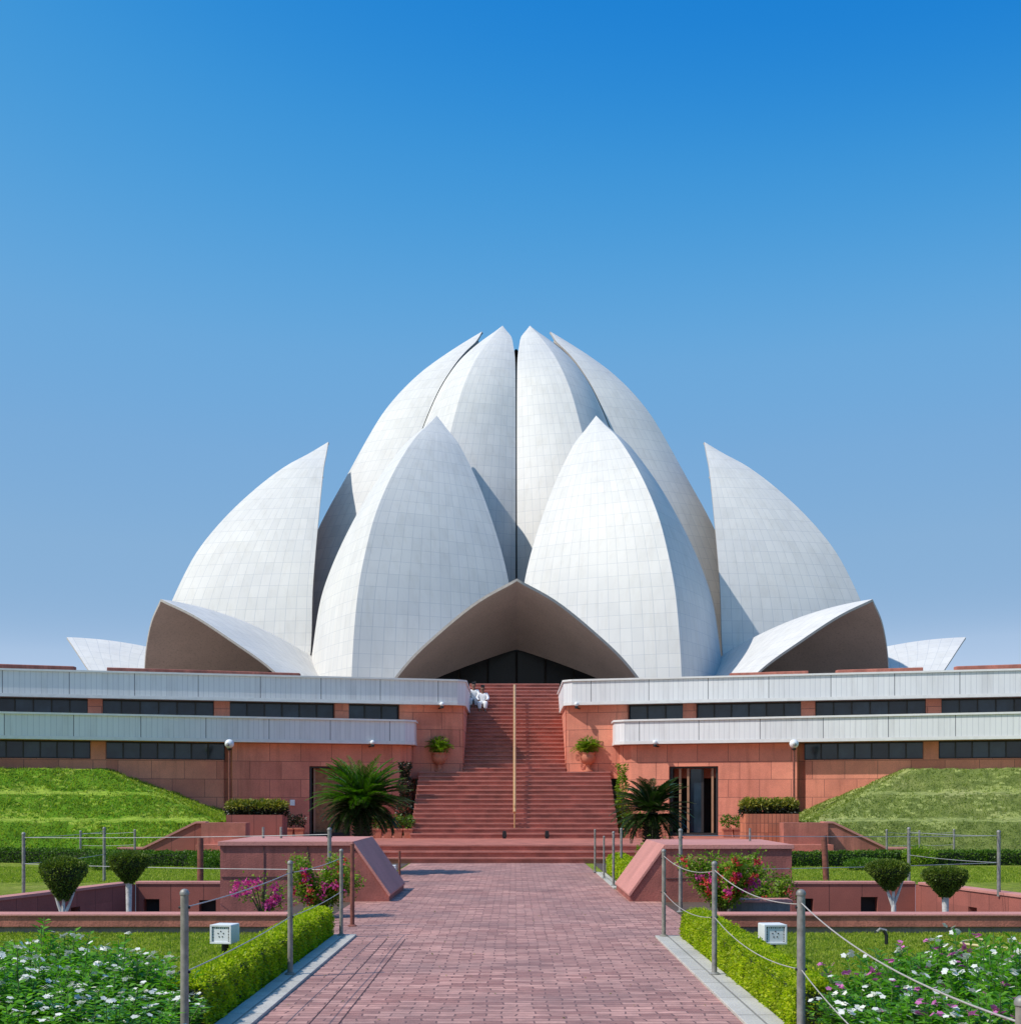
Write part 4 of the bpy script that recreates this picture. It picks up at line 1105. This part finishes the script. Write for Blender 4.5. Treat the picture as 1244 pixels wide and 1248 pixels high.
post('A5', -6.08, 27.0, .0, .86, .062, 'rust', 'thick rusty post behind the shaded court', g2, foot=False, cap=False)
post('B1', 8.12, 23.4, .0, 1.05, .032, 'steel', 'grey lawn post behind the angled sunlit court wall', g2, foot=False)
post('B2', 7.6, 26.9, .0, 1.03, .032, 'steel', 'grey lawn post between the two sunlit goblet trees', g2, foot=False)
post('B3', 9.6, 36.0, .05, .75, .030, 'steel', 'pale slim post on the dull bank by the flank wall end', g2, foot=False)
post('B4', 10.5, 36.2, .05, .72, .026, 'steel', 'thin post on the dull bank, middle of three', g2, foot=False)
post('B5', 11.4, 36.2, .05, .75, .030, 'steel', 'slim post on the dull bank, farthest from the stairs', g2, foot=False)
post('B6', 6.12, 27.4, .0, .90, .062, 'rust', 'thick leaning rusty post behind the sunlit court', g2, tilt=-.05, foot=False, cap=False)
for x, y, hgt in ((-7.3, 34.9, .28), (-6.75, 34.9, .28)):
    pass
def short_post(x, y, lab):
    b = MB(); b.tube([(x, y, .93), (x, y, 1.14)], .022, 8); 
    tag(b.build('stub_post', 'steel'), lab, 'post', 'three stub posts on the parapet blocks')
short_post(-4.25, 23.6, 'pale stub post on the shaded parapet block, farther from the stairs'); short_post(-3.95, 23.6, 'pale stub post on the shaded parapet block, nearer the stairs')
b = MB(); b.tube([(3.98, 23.6, .89), (3.98, 23.6, 1.12)], .02, 8); tag(b.build('stub_post', 'steel'), 'dark stub post on the sunlit parapet block', 'post', 'three stub posts on the parapet blocks')

def rope(a, b_, fa, fb, sag, r, mat, label, group, name='barrier_rope'):
    xa, ya, za, ha, ta = POSTS[a]; xb, yb, zb, hb, tb = POSTS[b_]
    A = Vector((xa + (ta - xa) * fa, ya, za + ha * fa)); B = Vector((xb + (tb - xb) * fb, yb, zb + hb * fb))
    pts = [A.lerp(B, k / 16) - Vector((0, 0, sag * 4 * (k / 16) * (1 - k / 16))) for k in range(17)]
    m = MB(); m.tube(pts, r, 6); return tag(m.build(name, mat, smooth=True), label, 'rope', group)
gr = 'ropes between the path posts'
for a, b_, d in (('R0', 'R1', 'from the corner post to the thick post by the mauve periwinkles'), ('R1', 'R2', 'over the sunlit hedge before the box lamp'), ('R2', 'R3', 'before the red flowering shrub')):
    rope(a, b_, .94, .95, .075, .0038, 'rope', 'upper sagging rope ' + d, gr)
    rope(a, b_, .52, .52, .085, .0035, 'rope', 'lower sagging rope ' + d, gr)
for a, b_, d in (('L1', 'L2', 'over the shaded hedge'), ('L2', 'L3', 'before the pink bougainvillea')):
    rope(a, b_, .92, .92, .02, .004, 'wire', 'upper thin wire ' + d, 'thin wires on the shaded side')
    rope(a, b_, .52, .52, .02, .004, 'wire', 'lower thin wire ' + d, 'thin wires on the shaded side')
POSTS['L0'] = (-3.6, 7.6, .0, .95, -3.6)
gw = 'thin fence wires over the lawns'
for a, b_, d in (('L4', 'A1', 'above the shaded court'), ('A1', 'A2', 'along the shaded lawn'), ('A3', 'A4', 'on the lush bank'), ('R4', 'B1', 'above the sunlit court'), ('B1', 'B2', 'along the sunlit lawn'), ('B3', 'B4', 'on the dull bank near'), ('B4', 'B5', 'on the dull bank far')):
    rope(a, b_, .95, .95, .02, .0055, 'wire', 'upper thin fence wire ' + d, gw, 'fence_wire')
    rope(a, b_, .52, .52, .02, .0055, 'wire', 'lower thin fence wire ' + d, gw, 'fence_wire')

# ------------------------------------------------------------------ box lamps on the lawn
def box_lamp(x, y, zb, sz, label, rz=0.0):
    t = empty('box_lamp', (x, y, 0), label, 'garden lamp', 'white perforated box lamps')
    ca, sa = math.cos(rz), math.sin(rz)
    T = lambda X, Y, Z: (x + ca * X - sa * Y, y + sa * X + ca * Y, Z)
    h = sz / 2
    b = MB(); b.T = T; b.box(-h, h, -h, h, zb, zb + sz * .86); b.build('housing', 'whitepaint', t, bevel=.012)
    b = MB(); b.T = T; f = sz * .09
    for (a0, a1, c0, c1) in ((-h, h, zb, zb + f), (-h, h, zb + sz * .86 - f, zb + sz * .86), (-h, -h + f, zb + f, zb + sz * .86 - f), (h - f, h, zb + f, zb + sz * .86 - f)):
        b.box(a0, a1, -h - .012, -h - .001, c0, c1)
    b.build('rim', 'whitepaint', t, bevel=.003)
    b = MB(); b.T = T; cz = zb + sz * .43
    for k in range(5):
        a = math.pi / 2 + k * 2 * math.pi / 5; cx, c2 = sz * .13 * math.cos(a), cz + sz * .13 * math.sin(a); q = sz * .032
        b.add([(cx + q * math.cos(j * math.pi / 4), -h - .003, c2 + q * math.sin(j * math.pi / 4)) for j in range(8)], [tuple(range(8))])
    b.build('rosette', 'frame', t); b = MB(); b.T = T
    for k in range(9):
        for (cx, c2) in ((-h + f + .008 + (sz - 2 * f - .016) * k / 8, zb + sz * .86 - f - .012), (-h + f + .010, zb + f + .01 + (sz * .86 - 2 * f - .02) * k / 8), (h - f - .010, zb + f + .01 + (sz * .86 - 2 * f - .02) * k / 8)):
            q = sz * (.022 if k % 2 else .03)
            b.add([(cx - q, -h - .0028, c2 - q * .7), (cx + q * .6, -h - .0028, c2 - q), (cx + q, -h - .0028, c2 + q), (cx - q * .5, -h - .0028, c2 + q * .6)], [(0, 1, 2, 3)])
    b.build('perforation', 'frame', t)
    b = MB(); b.tube([(x, y, -.02), (x, y, zb)], .035, 10); b.build('stand', 'black', t)
    b = MB(); b.T = T; b.box(-.05, .05, -.05, .08, 0, .06); b.build('base', 'rust', t, bevel=.006)
box_lamp(-2.80, 13.5, .215, .215, 'white perforated box lamp behind the shaded clipped hedge', -.18)
box_lamp(2.51, 13.6, .20, .225, 'white perforated box lamp behind the sunlit clipped hedge, beside the thick post', .10)
box_lamp(-2.42, 27.0, .12, .25, 'small far box lamp beside the short brown post at the shaded parapet', 0)

# ------------------------------------------------------------------ garden hose loop and sprinkler
b = MB(); pts = []
for k in range(20): a = R(70) + k * R(11); pts.append((5.15 + .26 * math.cos(a) * 1.0, 15.2 + .42 * math.sin(a), .03 + .01 * math.sin(a * 2)))
pts.append((5.35, 14.65, .03)); pts.append((5.6, 14.4, .03))
b.tube(pts, .014, 8); tag(b.build('garden_hose', 'hose', smooth=True), 'curl of pale yellow hose lying on the lawn behind the periwinkles', 'hose')
t = empty('sprinkler', (4.05, 15.2, 0), 'small dark sprinkler head standing on the sunlit lawn', 'sprinkler')
b = MB(); b.tube([(4.05, 15.2, -.02), (4.05, 15.2, .12), (4.02, 15.2, .18)], .02, 8); b.build('riser', 'black', t)
b = MB(); b.tube([(4.05, 15.2, .17), (3.98, 15.2, .19), (3.95, 15.2, .16)], .018, 8); b.build('nozzle', 'steel', t)

# ------------------------------------------------------------------ flowering shrubs by the parapets
def boug(x, y, z0, h, r, n, label, cols, spread, nf, zf=(.3, .9)):
    t = empty('bougainvillea', (x, y, z0), label, 'flowering shrub')
    tips = []; tw = MB()
    for k in range(26):
        a = random.uniform(0, 6.283); q = random.random(); L_ = r * random.uniform(.5, 1.15)
        ex, ey, ez = L_ * math.cos(a) * spread[0], L_ * math.sin(a) * spread[1], h * random.uniform(.45, 1.05)
        mid = (x + ex * .4, y + ey * .4, z0 + ez * .75)
        tw.tube([(x, y, z0), mid, (x + ex, y + ey, z0 + ez * random.uniform(.8, 1))], [.012, .006, .003], 5); tips.append((ex, ey, ez))
    tw.build('branches', 'twig', t)
    P = []; D = []
    for k in range(n):
        e = random.choice(tips); q = random.uniform(.25, 1.03); 
        P.append((e[0] * q + random.gauss(0, .05), e[1] * q + random.gauss(0, .05), max(.03, e[2] * (q ** .6) + random.gauss(0, .05))))
        D.append((random.gauss(0, 1), random.gauss(0, 1), random.gauss(.4, .7)))
    fast_leaves('foliage', np.array(P), np.array(D), rng.uniform(.035, .065, n), rng.uniform(.022, .036, n), 'brightshrub', t, flat=.3)
    for mat, k in cols:
        P = []; D = []
        for c in range(k):
            e = random.choice(tips); q = random.uniform(.45, 1.05); c0 = np.array([e[0] * q, e[1] * q * .6 - r * .42, e[2] * q ** .6])
            for _ in range(nf): P.append(c0 + np.array([random.gauss(0, .028) for _ in range(3)])); D.append([random.gauss(0, 1), random.gauss(-.3, 1), random.gauss(.3, 1)])
        fast_leaves('blossoms', np.array(P), np.array(D), .042, .036, mat, t, flat=.2)
boug(-2.62, 18.9, .0, .78, .50, 4200, 'loose green bougainvillea before the shaded parapet block, sprays of magenta', [('boug_mag', 12), ('boug_red', 8)], (.95, .8), 18)
boug(-3.35, 18.6, .0, .62, .55, 260, 'sparse twiggy bougainvillea spray with magenta flowers over the shaded court', [('boug_mag', 11)], (.9, .5), 34)
boug(2.78, 18.7, .0, .84, .56, 7500, 'dense shrub with red and crimson flowers before the sunlit parapet block', [('boug_red', 20), ('boug_mag', 12)], (.95, .8), 24)
boug(3.55, 19.6, .0, .55, .38, 1500, 'small orange-tipped shrub at the edge of the sunlit court', [('boug_red', 3)], (.9, .6), 16)
boug(2.95, 28.0, .0, .72, .55, 2200, 'leafy shrub with few pink flowers under the darker cycad', [('boug_mag', 3)], (.9, .8), 18)
boug(-3.1, 28.6, .0, .55, .40, 800, 'small shrub with red flowers at the foot of the tall cycad', [('boug_red', 3)], (.9, .8), 18)
t = empty('stone_trough', (3.35, 19.3, 0), 'pale-topped stone trough at the edge of the sunlit court', 'trough')
b = MB(); b.box(2.95, 3.75, 19.0, 19.3, -.4, .20); b.build('body', 'concrete', t); b = MB(); b.box(2.92, 3.78, 18.97, 19.33, .201, .24); b.build('coping', 'sand_top', t, bevel=.006)

# ------------------------------------------------------------------ periwinkles in the foreground
def flower_geo(c, nrm, r):
    """five-petalled blossom"""
    nrm = nrm / np.linalg.norm(nrm); a = np.cross(nrm, [0, 0, 1.0]); a = a / max(np.linalg.norm(a), 1e-6) if np.linalg.norm(a) > 1e-3 else np.array([1.0, 0, 0]); b_ = np.cross(nrm, a)
    P = []; D = []
    ph = random.random() * 6.28
    for k in range(5):
        t_ = ph + k * 1.2566; d = a * math.cos(t_) + b_ * math.sin(t_); P.append(c); D.append(d + nrm * .12)
    return P, D, [nrm] * 5
def periwinkle(nst, H, rad, pink, white):
    t = empty('periwinkle_bush', (0, 0, 0))
    P = []; D = []; FP = {'w': ([], [], []), 'p': ([], [], [])}; st = MB()
    for k in range(nst):
        a = random.uniform(0, 6.283); q = math.sqrt(random.random()); bx, by = rad * q * math.cos(a), rad * q * math.sin(a)
        h = H * random.uniform(.55, .92) * (1 - .25 * q) * (1.25 if random.random() < .08 else 1); lean = (bx * .35 + random.gauss(0, .04), by * .35 + random.gauss(0, .04))
        top = np.array([bx + lean[0], by + lean[1], h]); base = np.array([bx * .8, by * .8, 0])
        st.tube([tuple(base), tuple((base + top) / 2 + np.array([.01, 0, 0])), tuple(top)], [.006, .005, .003], 4, caps=False)
        nl = int(h / .032)
        for i in range(nl):
            f = .12 + .88 * i / nl; c = base + (top - base) * f; az = i * 1.57 + k + random.gauss(0, .25)
            for sg in (0, math.pi):
                P.append(c); D.append([math.cos(az + sg), math.sin(az + sg), random.uniform(.15, .75)])
        r = random.random(); kind = 'w' if r < white else ('p' if r < white + pink else None)
        if kind:
            for _ in range(random.choice((1, 2, 3, 5))):
                c = top + np.array([random.gauss(0, .022), random.gauss(0, .022), random.uniform(.0, .03)])
                n_ = np.array([random.gauss(0, .5), random.gauss(-.35, .5), 1.0]); a_, b_, c_ = flower_geo(c, n_, .03)
                FP[kind][0].extend(a_); FP[kind][1].extend(b_); FP[kind][2].extend(c_)
    n = len(P); fast_leaves('foliage', np.array(P), np.array(D), rng.uniform(.055, .095, n), rng.uniform(.024, .038, n), 'vinca', t, flat=.75)
    st.build('stems', 'stem', t)
    for kk, mat in (('w', 'petalwhite'), ('p', 'petalpink')):
        if FP[kk][0]:
            fo = fast_leaves('blossoms', np.array(FP[kk][0]), np.array(FP[kk][1]), .024, .025, mat, t, up=np.array(FP[kk][2]), flat=.95, fold=.03)
    return t
protoW = [periwinkle(100, .80, .38, .0, .44), periwinkle(100, .74, .38, .0, .36)]
protoP = [periwinkle(95, .66, .38, .12, .28), periwinkle(95, .60, .38, .16, .20)]
LW = 'white-flowered periwinkle bush in the bed before the shaded court'; LP = 'mauve and white periwinkle bush in the bed before the sunlit court'
placesW = [(-4.9, 10.0, 1.12), (-4.4, 10.1, 1.0), (-3.9, 10.0, .86), (-3.4, 10.1, .86), (-2.95, 10.0, .76), (-4.6, 9.5, 1.1), (-4.1, 9.45, .95), (-3.6, 9.4, .85), (-3.1, 9.4, .84), (-2.62, 9.45, .70), (-4.2, 8.9, .95), (-3.7, 8.8, .85), (-3.2, 8.8, .8), (-2.7, 8.85, .74), (-3.4, 8.3, .8), (-2.9, 8.2, .74), (-2.45, 8.9, .62), (-5.3, 10.5, 1.05), (-2.5, 8.3, .66)]
placesP = [(5.0, 10.0, 1.1), (4.5, 10.1, 1.15), (4.0, 10.05, 1.18), (3.5, 10.1, 1.0), (3.0, 10.0, .86), (4.7, 9.5, 1.05), (4.2, 9.45, 1.05), (3.7, 9.4, 1.0), (3.2, 9.4, .92), (2.62, 9.5, .80), (4.2, 8.9, 1.0), (3.7, 8.85, .95), (3.2, 8.8, .9), (2.7, 8.9, .82), (3.4, 8.3, .85), (2.9, 8.2, .8), (2.36, 8.95, .72), (5.3, 10.5, 1.1), (2.42, 8.35, .7)]
for protos, places, lb in ((protoW, placesW, LW), (protoP, placesP, LP)):
    for i, (x, y, k) in enumerate(places):
        if i < 2: o = protos[i]; o.location = (x, y, 0); o.rotation_euler = (0, 0, i * 1.7); o.scale = (1, 1, k * 1.2); tag(o, lb, 'flower bush', 'periwinkles ' + ('left' if x < 0 else 'right') + ' of the path')
        else: copy_tree(protos[i % 2], (x, y, 0), i * 1.1, scale=(1, 1, k * ((1.06 if x < 0 else 1.18) + .17 * math.sin(i * 2.3))))

# ------------------------------------------------------------------ lawn blades near the camera
def blades(regions, n, mat, hmin, hmax, label):
    P = []
    tot = sum((b_ - a) * (d - c) for a, b_, c, d in regions)
    for a, b_, c, d in regions:
        k = int(n * (b_ - a) * (d - c) / tot); P.append(np.stack([rng.uniform(a, b_, k), rng.uniform(c, d, k), np.zeros(k)], 1))
    P = np.concatenate(P); m = len(P)
    D = np.stack([rng.normal(size=m) * .45, rng.normal(size=m) * .45, np.ones(m)], 1)
    V, F = leaf_geo(P, D, rng.uniform(hmin, hmax, m), rng.uniform(.006, .014, m) * (hmax / .04), flat=.2)
    tag(np_mesh('lawn_grass', V, F, mat), label, 'grass', kind='stuff')
blades([(-6.2, -2.6, 11.2, 16.65), (2.4, 6.3, 11.2, 16.65)], 90000, 'blade', .02, .045, 'short green grass of the front lawns before the courts')
blades([(-13, -4.7, 26.8, 33.0), (4.5, 13, 26.8, 33.0)], 60000, 'blade', .03, .06, 'short green grass of the back lawns behind the courts')

n = 70
P = np.stack([rng.uniform(-1.8, 1.6, n), rng.uniform(9.5, 22, n), np.full(n, .022)], 1); D = np.stack([rng.normal(size=n), rng.normal(size=n), rng.normal(size=n) * .15], 1)
V, F = leaf_geo(P, D, rng.uniform(.02, .05, n), rng.uniform(.012, .022, n), flat=.9)
tag(np_mesh('fallen_leaves', V, F, 'croton'), 'few small dry leaves scattered over the brick path', 'leaves', kind='stuff')

# ------------------------------------------------------------------ seated people at the stair top
def skin_mesh(name, nodes, edges, mat, parent, root=0, sub=2):
    me = bpy.data.meshes.new(name); me.from_pydata([n[:3] for n in nodes], edges, [])
    bm = bmesh.new(); bm.from_mesh(me); bm.verts.ensure_lookup_table(); ly = bm.verts.layers.skin.new()
    for i, n in enumerate(nodes): bm.verts[i][ly].radius = (n[3], n[3]); bm.verts[i][ly].use_root = (i == root)
    bm.to_mesh(me); bm.free(); me.materials.append(M[mat])
    o = link(name, me, parent)
    m = o.modifiers.new('skin', 'SKIN'); m.use_smooth_shade = True
    m = o.modifiers.new('sub', 'SUBSURF'); m.levels = sub; m.render_levels = sub
    return o
def seated(x, y, z, rz, label, lean):
    t = empty('person', (x, y, z), label, 'person', rz=rz); t.scale = (.84,) * 3
    # seat height .3 above the feet tread, figure faces -y
    N = [(0, 0, .38, .13), (0, .01, .55, .12), (0, -.02 - lean, .75, .14), (0, -.02 - lean, .86, .065), (0, -.04 - lean, .93, .055), (0, -.05 - lean, 1.02, .095), (0, -.06 - lean, 1.10, .085),
         (.17, -.02 - lean, .80, .055), (.25, -.12 - lean, .60, .042), (.16, -.30 - lean, .52, .034), (.12, -.36 - lean, .51, .03), (-.17, -.02 - lean, .80, .055), (-.25, -.12 - lean, .60, .042), (-.16, -.30 - lean, .52, .034), (-.12, -.36 - lean, .51, .03),
         (.10, -.05, .36, .10), (.13, -.42, .42, .075), (.12, -.42, .06, .05), (.12, -.54, .03, .035), (-.10, -.05, .36, .10), (-.13, -.42, .42, .075), (-.12, -.42, .06, .05), (-.12, -.54, .03, .035)]
    E_ = [(0, 1), (1, 2), (2, 3), (3, 4), (4, 5), (5, 6), (2, 7), (7, 8), (8, 9), (9, 10), (2, 11), (11, 12), (12, 13), (13, 14), (0, 15), (15, 16), (16, 17), (17, 18), (0, 19), (19, 20), (20, 21), (21, 22)]
    skin_mesh('body', N, E_, 'skin', t)
    k = 1.22
    idx = [0, 1, 2, 7, 8, 9, 11, 12, 13, 15, 16, 17, 19, 20, 21]; mp = {a: i for i, a in enumerate(idx)}
    N2 = [(N[i][0], N[i][1], N[i][2] + (.0 if i not in (17, 21) else .06), N[i][3] * k + .012) for i in idx]
    skin_mesh('clothing', N2, [(mp[a], mp[b_]) for a, b_ in E_ if a in mp and b_ in mp], 'cloth', t)
    skin_mesh('hair', [(0, .0 - lean, 1.10, .085), (0, -.03 - lean, 1.15, .075), (0, .02 - lean, 1.02, .075)], [(0, 1), (0, 2)], 'hair', t)
    # face: nose, eyes, mouth, ears
    q = MB(); px, py, pz = x, y, z
    q.T = lambda X, Y, Z: (px + X, py + Y, pz + Z)
    q.tube([(0, -.13 - lean, 1.06), (0, -.165 - lean, 1.02), (0, -.14 - lean, 1.01)], [.008, .015, .010], 6)
    q.tube([(.085, -.05 - lean, 1.06), (.095, -.045 - lean, 1.02)], .014, 6); q.tube([(-.085, -.05 - lean, 1.06), (-.095, -.045 - lean, 1.02)], .014, 6)
    q.build('nose_and_ears', 'skin', t)
    q = MB(); q.T = lambda X, Y, Z: (px + X, py + Y, pz + Z)
    for sx in (-.032, .032): q.tube([(sx - .012, -.142 - lean, 1.06), (sx + .012, -.142 - lean, 1.06)], .007, 6)
    q.tube([(-.02, -.142 - lean, .985), (.02, -.142 - lean, .985)], .005, 6); q.build('eyes_and_mouth', 'hair', t)
def tread_top(y): return .45 + 14 * r1 + r2 * (int((y - 46.3) / .29) + 1)
# seat .30 (two treads) above the feet
for (x, ys, rz, lb, ln) in ((-1.50, 51.3, 0, 'person in loose white clothes sitting at the stair top, against the side wall', .06), (-1.16, 50.9, 0, 'person in white sitting on the upper steps, a little nearer the handrail', .02)):
    zf = tread_top(ys - .45)
    seated(x, ys, zf, rz, lb, ln)
    for c in children([o for o in C.objects if o.name.startswith('person')][-1]): pass
